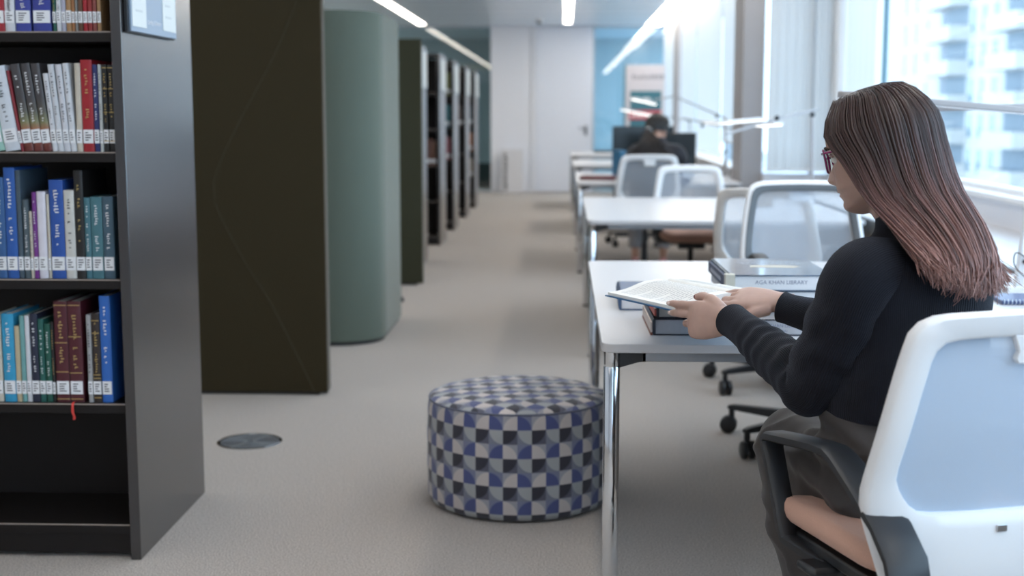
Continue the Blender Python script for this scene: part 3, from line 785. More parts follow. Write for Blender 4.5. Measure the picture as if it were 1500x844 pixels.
# reads along +Y on a face that looks along +X
FX = Matrix(((0, 0, 1, 0), (1, 0, 0, 0), (0, 1, 0, 0), (0, 0, 0, 1)))
text('lettering', 'Lending Collection', 0.0165, white_ink, sg, Matrix.Translation((0.0165, 0.225, 0.038)) @ FX)
MB().box(0.016, 0.0165, 0.235, 0.25, 0.115, 0.128).build('symbol', white_ink, sg)

BM = {}
def bmat(c, rough=0.5):
    key = tuple(round(x, 3) for x in c)
    if key not in BM: BM[key] = mat('book_cloth_%d' % len(BM), c, rough, vary=0.1, vscale=60)
    return BM[key]
gold = mat('gold_print', (0.55, 0.40, 0.16), 0.4, metal=0.5)
GRAD = bpy.data.materials.new('sunset_cover'); GRAD.use_nodes = True
d = Nd(GRAD); sp = d.new('ShaderNodeSeparateXYZ'); d.link(d.coord('Object'), sp.inputs[0])
rp = d.new('ShaderNodeValToRGB'); d.link(d.m('DIVIDE', sp.outputs[2], 0.25), rp.inputs[0]); e_ = rp.color_ramp.elements
e_[0].position = 0.05; e_[0].color = (0.14, 0.03, 0.025, 1); e_[1].position = 0.6; e_[1].color = (0.055, 0.05, 0.055, 1)
for ps, cc in ((0.24, (0.33, 0.12, 0.07, 1)), (0.33, (0.20, 0.20, 0.10, 1)), (0.45, (0.09, 0.085, 0.07, 1))):
    q = rp.color_ramp.elements.new(ps); q.color = cc
d.link(rp.outputs[0], d.b.inputs['Base Color']); d.b.inputs['Roughness'].default_value = 0.4

def marks(mb, x0, x1, z0, z1, y, rnd, n, vertical=True):
    """small stroke marks of illegible spine print"""
    z = z1
    for i in range(n):
        h = (z1 - z0) / n; zz = z1 - i * h
        a = lerp(x0, x1, rnd.uniform(0, 0.35)); b = lerp(x0, x1, rnd.uniform(0.6, 1.0))
        k_ = rnd.random()
        if k_ < 0.2: continue
        mb.box(a, b, y - 0.0003, y, zz - h * 0.42, zz)
        if k_ > 0.55: mb.box(a, a + (b - a) * 0.22, y - 0.0003, y, zz - h * 0.85, zz)
def book(label, base, wd, ht, dp, color, lean=0.0, tag_z=0.026, tag_h=0.034, group=None, spine=None, lab=True, bands=None, material=None, seed=0, yaw=0.0):
    """a book standing upright: local x across the spine, y into the shelf, z up"""
    rnd = random.Random(seed * 7 + 3)
    t = thing('book', label, 'book', base, 0, group); t.rotation_euler = (0, lean, yaw)
    m = material or bmat(color); b_ = min(0.0022, wd * 0.16)
    cv = MB()
    k_ = 5; arc = [(wd / 2 - (wd / 2) * math.cos(PI * i / k_), -0.0035 * math.sin(PI * i / k_)) for i in range(k_ + 1)]
    cv.prism(arc + [(wd, b_), (0, b_)], 'z', 0, ht)
    cv.box(0, b_, b_, dp, 0, ht).box(wd - b_, wd, b_, dp, 0, ht)
    cv.build('cover', m, t)
    MB().box(b_, wd - b_, b_, dp - 0.004, 0.003, ht - 0.003).build('page_block', paper_edge, t)
    yf_ = -0.0042
    if lab:
        x0, x1 = (0.0006, wd - 0.0006) if wd < 0.03 else (0.002, wd - 0.002)
        sl = MB().box(x0, x1, yf_ - 0.0002, 0.0, tag_z, tag_z + tag_h).build('spine_label', label_paper, t)
        mk = MB(); n_ = 4
        for i in range(n_):
            zz = tag_z + tag_h * (0.82 - 0.18 * i); a = lerp(x0, x1, 0.2); b = lerp(x0, x1, rnd.uniform(0.5, 0.85))
            mk.box(a, b, yf_ - 0.0006, yf_ - 0.0002, zz - tag_h * 0.075, zz)
        mk.build('label_print', ink, sl)
    if spine:
        mk = MB(); xa, xb = wd * 0.32, wd * 0.68
        marks(mk, xa, xb, ht * 0.62, ht * 0.90, yf_, rnd, 9); mk.build('spine_title', spine, t)
        mk = MB(); marks(mk, xa, xb, ht * 0.33, ht * 0.55, yf_, rnd, 8); mk.build('spine_author', spine, t)
    if bands:
        mk = MB()
        for z_ in bands: mk.box(0.0008, wd - 0.0008, yf_ - 0.0006, yf_, ht * z_, ht * z_ + 0.0022)
        mk.build('gilt_band', gold, t)
    return t
SP = 3.70
blue_c, navy, red_c, white_c, cream_c, black_c, maroon, teal_c, slate = (0.02, 0.095, 0.36), (0.022, 0.03, 0.13), (0.34, 0.012, 0.022), (0.62, 0.63, 0.67), (0.55, 0.50, 0.42), (0.012, 0.012, 0.013), (0.075, 0.010, 0.018), (0.055, 0.16, 0.20), (0.055, 0.085, 0.115)
indigo, tan, orange, lilac, mint, sky, dgreen, brown, greyb, purple = (0.035, 0.05, 0.28), (0.36, 0.20, 0.09), (0.33, 0.14, 0.05), (0.42, 0.42, 0.52), (0.30, 0.52, 0.45), (0.03, 0.30, 0.52), (0.01, 0.085, 0.06), (0.12, 0.055, 0.03), (0.20, 0.19, 0.18), (0.16, 0.03, 0.22)
WI, GO, DK = white_ink, gold, ink
rows = [
 # (left base px, right base px, left top px, top py, colour, words, depth, spine print, gilt bands, material)
 (1.513, 44.5, 'top visible shelf', [
  (-9, 8, -1, -45, red_c, 'red hardback', .19, WI, None, None), (8.5, 23, 16, -40, white_c, 'white hardback beside the red one', .19, DK, None, None), (24, 46.5, 30, -48, indigo, 'thick indigo hardback', .2, WI, None, None),
  (49.5, 76, 54.2, -48, indigo, 'thickest indigo hardback', .2, WI, None, None), (78.5, 83.5, 82, -42, dgreen, 'thin dark green book', .18, GO, None, None), (84, 91, 87, -42, white_c, 'white slim book', .19, DK, None, None),
  (91.5, 97.5, 94, -40, lilac, 'pale lilac slim book', .2, None, None, None), (98, 106, 100, -36, tan, 'tan book', .17, None, None, None), (106.3, 111, 108, -36, orange, 'thin orange-brown book', .17, None, None, None),
  (111.2, 115.5, 113, -36, greyb, 'thin grey book', .17, None, None, None), (116, 122.5, 117, -34, brown, 'brown book', .17, None, None, None), (123, 129.5, 124, -34, red_c, 'brightest slim red book', .17, None, None, None),
  (130, 136.5, 130.5, -34, (0.28, 0.03, 0.03), 'slim brick-red book', .17, None, None, None), (137, 143, 137, -34, (0.24, 0.06, 0.05), 'slim rust-red book', .17, None, None, None), (143.5, 149.5, 143.5, -34, tan, 'slim tan last book', .17, None, None, None)]),
 (1.180, 223.0, 'second visible shelf', [
  (-8, 8.5, -33, 102, mint, 'mint green book', .17, DK, None, None), (9, 31.5, -15.5, 99, (0.6, 0.64, 0.70), 'wide pale blue-white book leaning left', .19, DK, None, None), (32, 36.5, 9, 104, (0.22, 0.02, 0.03), 'thin dark red book', .17, None, None, None),
  (37, 50.5, 14.5, 95, None, 'grey-to-sunset book, left of three', .18, WI, None, GRAD), (51, 64.5, 29.5, 94, None, 'grey-to-sunset book, middle of three', .18, WI, None, GRAD), (65, 77.5, 44.5, 94, None, 'grey-to-sunset book, right of three', .18, WI, None, GRAD),
  (78, 86, 62.5, 108, white_c, 'short white book', .16, DK, None, None), (86.5, 95, 69.5, 95, (0.58, 0.60, 0.64), 'tall white paperback, left of three', .18, DK, None, None), (95.5, 104.5, 80.5, 95, (0.6, 0.61, 0.66), 'tall white paperback, middle of three', .18, DK, None, None),
  (105, 113.5, 91, 93, (0.62, 0.64, 0.68), 'tall white paperback, right of three', .18, DK, None, None), (114, 122.5, 101, 93, cream_c, 'cream paperback', .18, None, None, None), (123, 139.5, 112.5, 88, red_c, 'thick crimson hardback', .21, GO, None, None),
  (140, 147.5, 131.5, 95, navy, 'navy book', .18, WI, None, None), (148, 153, 139.5, 95, (0.5, 0.52, 0.52), 'slim pale grey book', .18, DK, None, None), (153.5, 161.5, 147, 95, black_c, 'black and gold book, left of two', .19, GO, (.12, .45, .72, .96), None),
  (162, 170.5, 157, 95, black_c, 'black and gold book, right of two', .19, GO, (.12, .45, .72, .96), None), (170.9, 174, 167, 92, (0.16, 0.22, 0.28), 'thin blue-grey book', .18, None, None, None)]),
 (0.820, 409.5, 'third visible shelf', [
  (-2, 12, -3, 260, (0.03, 0.10, 0.26), 'steel blue hardback', .17, WI, None, None), (12.5, 29, 11, 246, blue_c, 'tall royal blue hardback', .2, WI, None, None), (29.5, 37, 29, 250, slate, 'tall slim slate book', .2, None, None, None),
  (38, 46.5, 38, 293, (0.07, 0.10, 0.12), 'short dark slate book', .16, WI, None, None), (47, 51.5, 46, 310, cream_c, 'shortest cream booklet', .15, DK, None, None), (52, 58.5, 49.5, 282, purple, 'slim purple spined book', .17, WI, None, None),
  (59, 72, 53.5, 281, (0.66, 0.64, 0.72), 'white pamphlet volume', .17, None, None, None), (73, 77, 69, 285, cream_c, 'thin cream book', .17, None, None, None), (77.5, 98, 69.5, 264, (0.02, 0.08, 0.34), 'widest royal blue hardback', .2, WI, None, None),
  (98.5, 113.5, 95, 279, (0.58, 0.57, 0.54), 'white book with dark script', .18, DK, None, None), (114, 127, 109.5, 250, black_c, 'tall black hardback', .2, GO, None, None), (127.5, 136.5, 125, 290, teal_c, 'slim teal book', .17, WI, None, None),
  (137, 153.5, 135, 289, (0.06, 0.17, 0.205), 'wide teal book', .17, WI, None, None), (154, 170, 153, 288, (0.05, 0.10, 0.14), 'dark slate-blue last book', .17, WI, None, None)]),
 (0.460, 588.0, 'lowest filled shelf', [
  (-6, 6.5, -8, 462, cream_c, 'cream book', .17, DK, None, None), (8, 25.5, 5.5, 460, sky, 'bright sky blue book', .19, WI, None, None), (26, 33.5, 23, 478, (0.50, 0.42, 0.28), 'straw coloured book', .16, None, None, None),
  (34, 41, 34, 463, (0.16, 0.36, 0.36), 'slim sea-green book', .17, None, None, None), (41.5, 48.5, 39, 463, white_c, 'slim white book', .17, None, None, None), (49, 60, 47, 460, (0.015, 0.02, 0.045), 'dark navy book', .18, WI, None, None),
  (60.5, 69, 58, 468, (0.015, 0.10, 0.085), 'green book, left of two', .16, WI, None, None), (69.5, 78.5, 67, 475, dgreen, 'darker green book, right of two', .16, WI, None, None), (79, 83.5, 77.5, 472, black_c, 'thin black and green book', .16, GO, None, None),
  (84.5, 104, 83, 442, maroon, 'maroon gilt-banded volume, left of two', .2, GO, (.03, .30, .59, .96), None), (104.5, 124, 102, 442, maroon, 'maroon volume with red ribbon', .2, GO, (.03, .29, .65, .96), None),
  (131, 138, 130.5, 462, (0.35, 0.35, 0.36), 'slim pale grey book', .17, DK, None, None), (138.5, 150.5, 136, 460, (0.03, 0.02, 0.018), 'ornamented brown-gold book', .18, GO, (.05, .27, .31, .78, .92), None), (151, 166.5, 149, 434, (0.025, 0.13, 0.47), 'tall bright blue last book', .2, WI, None, None)]),
]
for (zt, yb, rname, bl) in rows:
    for i, (xa, xb, xt, yt, cc, words, dep, spn, bands, mm) in enumerate(bl):
        pa_, pb_, pt_ = at_y(xa, yb, SP), at_y(xb, yb, SP), at_y(xt, yt, SP)
        wd = pb_.x - pa_.x - 0.0006; ht = (pt_ - V((pa_.x, SP, zt))).length
        lean = math.atan2(pt_.x - pa_.x, pt_.z - zt)
        if zt < 1.0 or abs(lean) < 0.06 or (zt < 1.3 and i > 12) or zt > 1.3: lean = 0.0
        ht = min(ht, 0.315 if zt > 1.5 else 0.33)
        base = V((pa_.x, SP, zt + 0.0005)); wd2 = wd * math.cos(lean)
        if lean > 0: base.z += wd2 * math.sin(lean)
        th_ = 0.038 if zt < 1.5 else 0.034
        bt = book('%s on the %s of the near bookcase' % (words, rname), base, wd2, ht, dep, cc or (0, 0, 0), lean, group='books on the ' + rname, spine=spn, bands=bands, material=mm, seed=i + int(zt * 100), tag_z=0.024, tag_h=th_ * (1.0 if wd > 0.012 else 0.9))
        if 'red ribbon' in words:
            rb = spline([(0.012, -0.004, 0.002), (0.013, -0.022, 0.0015), (0.014, -0.028, -0.008), (0.0135, -0.028, -0.024), (0.018, -0.029, -0.036), (0.0165, -0.028, -0.046)], 20)
            m_ = MB(); m_.rings([[V((a - 0.0035, b, c)), V((a + 0.0035, b - 0.001 * math.sin(i_), c + 0.0004)), V((a + 0.0035, b - 0.0006, c)), V((a - 0.0035, b - 0.0006, c))] for i_, (a, b, c) in enumerate(rb)])
            m_.build('bookmark_ribbon', mat('ribbon_red', (0.62, 0.05, 0.04), 0.6), bt)

# far bookcases
ords = ['nearest', 'second', 'third', 'fourth', 'farthest']
FT = [1.48, 1.13, 0.78, 0.43, 0.09]
fs_ = []
for i, yy in enumerate((10.97, 12.86, 14.5, 16.3, 17.95)):
    t = bookcase('dark bookcase with grey end sign, %s of the row beyond the felt screens' % ords[i], -2.3, -1.20, yy, 0.69, FT)
    fs_.append(t)
    sgn = thing('end_sign', 'pale sign board on the end of the %s far bookcase' % ords[i], 'sign', (-1.199, yy, 1.5))
    MB().box(0, 0.01, 0.05, 0.64, 0.0, 0.31).build('board', mat('end_sign_grey', (0.5, 0.56, 0.6), 0.45), sgn, 0.002)
    MB().box(0.01, 0.012, 0.08, 0.26, 0.02, 0.29).build('sheet', sheet, sgn); MB().box(0.01, 0.012, 0.43, 0.61, 0.02, 0.29).build('sheet', sheet, sgn)
far_books = {1: [(2, [(brown, 'brown'), ((0.10, 0.04, 0.03), 'dark brown'), (maroon, 'maroon')])], 
             2: [(0, [((0.14, 0.16, 0.05), 'olive'), (dgreen, 'dark green')]), (1, [((0.03, 0.14, 0.16), 'teal'), ((0.02, 0.10, 0.09), 'green')]), (2, [((0.28, 0.10, 0.12), 'rose'), ((0.35, 0.16, 0.14), 'pink-brown'), (maroon, 'maroon')])],
             3: [(1, [((0.05, 0.05, 0.06), 'charcoal'), (brown, 'brown')])],
             4: [(2, [((0.45, 0.16, 0.05), 'orange'), ((0.35, 0.08, 0.05), 'rust-red')]), (3, [((0.42, 0.36, 0.3), 'beige'), (brown, 'brown')]), (1, [(slate, 'slate')])]}
for i, tiers in far_books.items():
    yy = (10.97, 12.86, 14.5, 16.3, 17.95)[i]
    for ti, lst in tiers:
        xx = -1.236
        for j, (cc, nm) in enumerate(lst):
            wd = 0.036 + 0.006 * ((j + i) % 3); xx -= wd + 0.001
            book('%s book, %s tier of the %s far bookcase' % (nm, ['top', 'upper', 'middle', 'lower'][ti], ords[i]), (xx, yy + 0.035, FT[ti] + 0.0005), wd, 0.24 + 0.015 * (j % 2), 0.17, cc, group='books in the far bookcases', spine=None, seed=j + 10 * i)

# white box sign standing against the end wall
t = thing('box_sign', 'white floor-standing box with vertical lettering against the end wall', 'sign', (-0.83, 21.5, 0))
MB().box(-0.17, 0.17, -0.12, 0.12, 0.0, 0.70).build('box', mat('box_white', (0.74, 0.74, 0.77), 0.5), t, 0.006)
rnd = random.Random(4); mk = MB(); zz = 0.64
while zz > 0.06:
    h_ = rnd.uniform(0.02, 0.035); mk.box(-0.135, -0.135 + rnd.uniform(0.045, 0.07), -0.1215, -0.12, zz - h_, zz); zz -= h_ + rnd.uniform(0.006, 0.02)
mk.build('vertical_print', mat('grey_print', (0.03, 0.03, 0.04), 0.6), t)

# roll-up banner beside the glazed corner
t = thing('display_banner', 'pale pull-up banner with a teal panel and red stripe by the end window', 'banner', (1.25, 20.7, 0))
bw = 0.30; bg_m = mat('banner_grey', (0.60, 0.57, 0.60), 0.6)
MB().box(-bw, bw, -0.006, 0.006, 0.06, 2.02).build('banner_sheet', bg_m, t)
MB().box(-bw - 0.02, bw + 0.02, -0.06, 0.06, 0, 0.06).build('banner_base', satin, t, 0.006)
MB().box(-bw - 0.035, -bw, -0.02, 0.02, 0.03, 2.03).build('side_post', teal_frame, t)
bl_ = MB().box(-bw + 0.07, bw - 0.05, -0.0075, -0.006, 0.84, 1.62).build('teal_panel', mat('banner_teal', (0.045, 0.17, 0.22), 0.6), t)
MB().box(-bw + 0.05, bw - 0.05, -0.009, -0.0075, 1.18, 1.33).build('red_stripe', mat('banner_red', (0.48, 0.05, 0.07), 0.6), t)
mk = MB(); rnd = random.Random(9)
def line(mb, x0, x1, z, h, y):
    x = x0
    while x < x1:
        w_ = rnd.uniform(0.3, 0.8) * h; mb.box(x, x + w_, y - 0.001, y, z, z + h * rnd.choice((0.7, 1.0, 1.0))); x += w_ + h * 0.2
line(mk, -bw + 0.1, bw - 0.06, 1.80, 0.07, -0.006); mk.build('banner_heading', mat('banner_ink', (0.30, 0.29, 0.33), 0.7), t)
for q in range(4):
    mk = MB(); line(mk, -bw + 0.1, bw - 0.1, 0.30 + q * 0.11, 0.03, -0.006); mk.build('banner_line', MATS['banner_ink'], t)
mk = MB(); line(mk, -bw + 0.1, bw - 0.2, 0.74, 0.03, -0.006)
mk.build('banner_lines', mat('banner_ink', (0.30, 0.29, 0.33), 0.7), t)
mk = MB(); line(mk, -bw + 0.1, 0.1, 1.46, 0.06, -0.0078); mk.build('banner_title', white_ink, t)
mk = MB(); line(mk, -bw + 0.08, 0.16, 1.22, 0.06, -0.0092); mk.build('stripe_title', white_ink, t)

# ------------------------------------------------------------------ monitors and things on the far tables
def monitor(label, x, y, wd, ht, top, rz):
    t = thing('monitor', label, 'monitor', (x, y, 0.73), rz)
    z1 = top - 0.73; z0 = z1 - ht
    MB().box(-wd / 2, wd / 2, -0.012, 0.015, z0, z1).build('housing', black_plastic, t, 0.004)
    MB().box(-wd / 2 + 0.008, wd / 2 - 0.008, -0.0135, -0.012, z0 + 0.014, z1 - 0.008).build('screen', mat('screen_dark', (0.02, 0.03, 0.038), 0.25), t)
    MB().box(-0.03, 0.03, 0.015, 0.05, 0.01, z0 + 0.14).build('stand', black_plastic, t)
    MB().box(-0.11, 0.11, -0.04, 0.13, 0, 0.01).build('stand_base', black_plastic, t, 0.003)
monitor('black monitor at the back left of the third table', (941 - 826) / 1940 * 12.2, 12.2, 0.56, 0.30, 1.168, R(6))
monitor('black monitor in front of the dark-haired reader', (978 - 826) / 1940 * 11.75, 11.75, 0.48, 0.29, 1.115, R(-5))
p = at_z(878, 263, 0.73)
def flat_book(label, c, L, W, T, rz, cover, name='book', spine_side=-1, group=None, print_front=None, thick=0.003, page=None, cat='book', lab2=None):
    """closed book lying down: local x = width (spine at spine_side), y = height of the book"""
    t = thing(name, label, cat, c, rz, group)
    s = spine_side
    cm_ = MB().box(-W / 2, W / 2, -L / 2, L / 2, 0, thick).box(-W / 2, W / 2, -L / 2, L / 2, T - thick, T)
    n_ = 6; arc = []
    for i in range(n_ + 1):
        a = -PI / 2 + PI * i / n_; arc.append((s * (W / 2 + 0.006 * math.cos(a)), T / 2 + T / 2 * math.sin(a)))
    arc += [(s * (W / 2 - 0.004), T), (s * (W / 2 - 0.004), 0)]
    cm_.prism(arc, 'y', -L / 2, L / 2)
    cm_.build('cover', cover, t, 0.0006, 1)
    a0, a1 = (-W / 2 + 0.003, W / 2 - 0.005)
    MB().box(a0, a1, -L / 2 + 0.005, L / 2 - 0.005, thick, T - thick).build('page_block', page or page_white, t)
    if print_front:
        for i, (s_, sz, ox, oz) in enumerate(print_front):
            text('edge_stamp', s_, sz, stamp, t, Matrix.Translation((ox, -L / 2 + 0.0048, T * oz)) @ Matrix.Rotation(PI / 2, 4, 'X'))
    return t
page_white = mat('page_white', (0.72, 0.73, 0.76), 0.8, vary=0.08, vscale=200, stretch=(0.3, 0.3, 14), bump=0.25, bscale=900, bdist=0.0005)
page_grey = mat('page_grey', (0.42, 0.40, 0.37), 0.85, vary=0.15, vscale=200, stretch=(0.3, 0.3, 14), bump=0.25, bscale=900, bdist=0.0005)
stamp = mat('stamp_ink', (0.16, 0.19, 0.28), 0.8)
flat_book('dark red closed book lying on the third table', (p.x, p.y, 0.7305), 0.30, 0.24, 0.03, R(80), bmat((0.12, 0.02, 0.03)), page=bmat((0.3, 0.22, 0.22)))
t = thing('folder', 'blue folder standing on the third table left of the dark-haired reader', 'folder', (at_y(908, 245, 11.6).x, 11.6, 0.7305), R(12))
MB().box(-0.035, 0.035, -0.14, 0.14, 0, 0.235).build('folder_cover', bmat((0.03, 0.17, 0.33)), t, 0.004)
MB().box(-0.028, 0.028, -0.135, 0.143, 0.004, 0.228).build('sheets', paper, t)
p = at_z(888, 224.5, 0.73)
flat_book('dark closed book lying on the farthest table', (p.x, 18.9, 0.7305), 0.3, 0.22, 0.03, R(85), bmat((0.03, 0.03, 0.035)))

# ------------------------------------------------------------------ books on the woman's table
dark_cover = bmat((0.012, 0.018, 0.035), 0.3)
AK = [('AGA KHAN LIBRARY', 0.0125, -0.02, 0.56), ('LONDON', 0.007, -0.02, 0.26)]
TT = 0.7305
a = at_z(957, 491, TT); b = at_z(1181, 490.5, TT)
W1 = b.x - a.x
t = flat_book('grey-edged hardback with red-brown spine at the bottom of the left stack', ((a.x + b.x) / 2, a.y + 0.15, TT), 0.30, W1, 0.042, R(0.6), dark_cover, page=bmat((0.42, 0.42, 0.45)), print_front=[('AGA KHAN LIBRARY', 0.0135, -0.055, 0.6), ('LONDON', 0.008, -0.055, 0.25), ('AGA KHAN LIBRARY', 0.0125, 0.125, 0.58), ('LONDON', 0.008, 0.125, 0.25)])
sr = bmat((0.42, 0.09, 0.07)); sc_ = bmat((0.60, 0.52, 0.48))
MB().box(-W1 / 2 - 0.0085, -W1 / 2 - 0.004, -0.150, 0.150, 0.008, 0.033).build('spine_panel', sc_, t)
MB().box(-W1 / 2 - 0.009, -W1 / 2 - 0.004, -0.150, 0.150, 0.0, 0.006).build('spine_foot', bmat((0.22, 0.08, 0.06)), t)
t = flat_book('thick book with beige page edges directly under the open book', (a.x + 0.115, a.y + 0.158, TT + 0.0425), 0.30, 0.215, 0.046, R(1.2), dark_cover, page=page_grey)
MB().box(-0.1075 - 0.0085, -0.1075 - 0.003, -0.150, 0.150, 0.006, 0.022).build('spine_panel', sr, t)
MB().box(-0.1075 - 0.0085, -0.1075 - 0.003, -0.150, 0.150, 0.024, 0.031).build('spine_band', bmat((0.62, 0.56, 0.5)), t)
MB().box(-0.1075 - 0.0085, -0.1075 - 0.003, -0.150, 0.150, 0.035, 0.045).build('spine_head', bmat((0.35, 0.48, 0.56)), t)
a = at_z(910, 454.5, TT)
flat_book('blue-covered hardback lying flat at the table corner left of the stack', (a.x + 0.11, a.y + 0.155, TT), 0.31, 0.22, 0.044, R(-1), bmat((0.055, 0.10, 0.19), 0.4), page=page_white)
# right-hand stack
D = 3.62; zt0 = TT
xl = at_y(1068, 402, D).x
spc = [('pale book with red inner edge at the bottom of the right-hand stack', 0.046, bmat((0.10, 0.02, 0.04), 0.4), page_white, 0.012),
       ('slim white-edged book in the middle of the right-hand stack', 0.028, bmat((0.03, 0.05, 0.09), 0.4), page_white, 0.006)]
z_ = TT
for i, (lb, th, cm_, pg, off) in enumerate(spc):
    t = flat_book(lb, (xl + 0.142 + off, D + 0.205, z_), 0.40, 0.285, th, R(-0.6 + i), cm_, page=pg, print_front=[('AGA KHAN LIBRARY', 0.009, -0.03, 0.5)] if i else None)
    MB().box(-0.1425 - 0.0075, -0.1425 - 0.003, -0.2, 0.2, th * 0.15, th * 0.85).build('spine_panel', bmat((0.05, 0.05, 0.05)) if i == 0 else bmat((0.52, 0.53, 0.56)), t)
    z_ += th + 0.0004
gl = mat('glossy_cover', (0.045, 0.085, 0.15), 0.16, spec=0.7, vary=0.55, vscale=9, coat=0.6)
t = flat_book('large glossy blue art book on top of the right-hand stack', (xl + 0.142, D + 0.208, z_), 0.415, 0.283, 0.044, R(0.5), gl, page=page_white, print_front=[('AGA KHAN LIBRARY', 0.0155, 0.0, 0.52)])
MB().box(-0.145 - 0.0078, -0.145 - 0.003, -0.19, 0.2, 0.006, 0.038).build('spine_panel', bmat((0.015, 0.03, 0.085)), t)
MB().box(-0.145 - 0.0082, -0.145 + 0.018, -0.2078, -0.175, -0.0002, 0.0446).build('spine_cap', bmat((0.60, 0.58, 0.50)), t)
mk = MB(); rnd = random.Random(2)
for (x0, x1, yy, hh) in ((-0.04, 0.10, 0.12, 0.013), (-0.07, 0.09, 0.07, 0.016)):
    x = x0
    while x < x1:
        w_ = rnd.uniform(0.4, 0.8) * hh; mk.box(x, x + w_ * 0.35, yy, yy + hh, 0.0440, 0.0444); mk.box(x, x + w_, yy + hh * rnd.choice((0, 0.45, 0.85)), yy + hh * 0.15 + hh * rnd.choice((0, 0.45, 0.8)), 0.0440, 0.0444); x += w_ + hh * 0.25
mk.build('cover_title', mat('pale_blue_print', (0.42, 0.47, 0.55), 0.5), t)
MB().prism([(-0.06, -0.02), (0.06, -0.04), (0.09, 0.0), (0.05, 0.035), (-0.05, 0.03)], 'z', 0.0440, 0.0443).build('cover_picture', bmat((0.42, 0.40, 0.34)), t)
mk = MB(); x = 0
for q in range(22): mk.box(-0.145 - 0.0082, -0.145 - 0.0078, -0.10 + q * 0.011, -0.10 + q * 0.011 + 0.007, 0.014, 0.026 if q % 3 else 0.022)
mk.build('spine_title', mat('silver_print', (0.45, 0.48, 0.55), 0.5), t)
# spiral notebook at the window end of the table
a = at_z(1470, 449, TT); 
t = thing('spiral_notebook', 'blue spiral-bound notebook on the front table beside the lamp foot', 'notebook', (a.x + 0.11, a.y + 0.10, TT), R(-3))
MB().box(-0.10, 0.10, -0.07, 0.10, 0, 0.012).build('cover', bmat((0.07, 0.10, 0.22), 0.4), t, 0.001)
MB().box(-0.098, 0.098, -0.068, 0.098, 0.001, 0.011).build('sheets', paper, t)
for q in range(18):
    x = -0.095 + q * 0.0112
    MB().tube([(x, -0.072 + 0.008 * math.cos(2 * PI * k_ / 10), 0.008 + 0.008 * math.sin(2 * PI * k_ / 10)) for k_ in range(10)], 0.0011, 5, closed=True).build('wire_loop', satin, t)

# open book in her hands
G0, G1 = V((0.255, 3.308, 0)), V((0.402, 3.058, 0))
bdir = (G1 - G0).normalized(); bl_len = (G1 - G0).length
wdir = V((-bdir.y, bdir.x, 0)) * 1.0
if wdir.x < 0: wdir = -wdir
ob = thing('open_book', 'open book with a blue cover resting on the left stack and held by the woman', 'book', (G0.x, G0.y, 0.0))
PW = 0.168
def prof(s, lift=0.0):
    """height of the open book's upper side at signed distance s from the gutter"""
    q = abs(s) / PW
    return 0.854 + 0.022 * (q / 0.10) * math.exp(1 - q / 0.10) * 0.62 + 0.013 * math.exp(-((q - 0.38) / 0.26) ** 2) + 0.006 * (1 - q)
def under(s):
    q = abs(s) / PW; return 0.8455 - 0.0195 * math.exp(-q * 5)
nS, nT = 15, 8
for sd_, nm in ((-1, 'left'), (1, 'right')):
    rs = []
    for j in range(nT + 1):
        tt = j / nT; o_ = bdir * (bl_len * tt)
        up_, dn_ = [], []
        for i in range(nS + 1):
            s = sd_ * PW * i / nS; pos = wdir * s + o_
            up_.append(V((pos.x, pos.y, prof(s)))); dn_.append(V((pos.x, pos.y, under(s) + 0.0015)))
        rs.append(up_ + list(reversed(dn_)))
    MB().rings(rs).build('page_block', paper, ob, smooth=40)
    # printed lines, lightly set into the page
    mk = MB(); rnd = random.Random(5 + sd_)
    for ln in range(19):
        tt0 = 0.10 + 0.8 * ln / 19
        s0 = 0.13 * PW; s1 = PW * (0.9 if ln % 6 != 5 else 0.6)
        k_ = 9
        for i in range(k_):
            sa_, sb_ = lerp(s0, s1, i / k_) * sd_, lerp(s0, s1, (i + 0.86) / k_) * sd_
            oA, oB = bdir * (bl_len * tt0), bdir * (bl_len * (tt0 + 0.012))
            q4 = [wdir * sa_ + oA, wdir * sb_ + oA, wdir * sb_ + oB, wdir * sa_ + oB]
            mk.add([V((p_.x, p_.y, prof(s_) + 0.0004)) for p_, s_ in zip(q4, (sa_, sb_, sb_, sa_))], [(0, 1, 2, 3)])
    mk.build('printed_lines', mat('page_print', (0.42, 0.42, 0.43), 0.8), ob)
rs = []
for j in (0, 1):
    o_ = bdir * (-0.004 + (bl_len + 0.008) * j); up_, dn_ = [], []
    for i in range(-nS, nS + 1):
        s = (PW + 0.006) * i / nS; pos = wdir * s + o_
        up_.append(V((pos.x, pos.y, under(s) + 0.0012))); dn_.append(V((pos.x, pos.y, under(s) - 0.0016)))
    rs.append(up_ + list(reversed(dn_)))
MB().rings(rs).build('cover', bmat((0.02, 0.12, 0.27), 0.4), ob, smooth=40)

# ------------------------------------------------------------------ people
def skin_mat(name, c):
    if name in MATS: return MATS[name]
    m = mat(name, c, 0.48, spec=0.4, vary=0.10, vscale=45, bump=0.12, bscale=600, bdist=0.0008)
    m.node_tree.nodes['Principled BSDF'].inputs['Subsurface Weight'].default_value = 0.12
    m.node_tree.nodes['Principled BSDF'].inputs['Subsurface Radius'].default_value = (0.01, 0.004, 0.002)
    return m
def ering(c, a, b, ra, rb, n=28, p=2.0):
    out = []
    for k_ in range(n):
        t = 2 * PI * k_ / n; ca, sa = math.cos(t), math.sin(t)
        out.append(c + a * (ra * math.copysign(abs(ca) ** (2 / p), ca)) + b * (rb * math.copysign(abs(sa) ** (2 / p), sa)))
    return out
def limb(mb, pts, n=16, samples=24, **kw):
    """pts: list of (Vector, radius) -> smooth tapered tube"""
    S = spline([tuple(p) + (r,) for p, r in pts], samples)
    mb.tube([q[:3] for q in S], [max(q[3], 0.002) for q in S], n, **kw)
    return mb
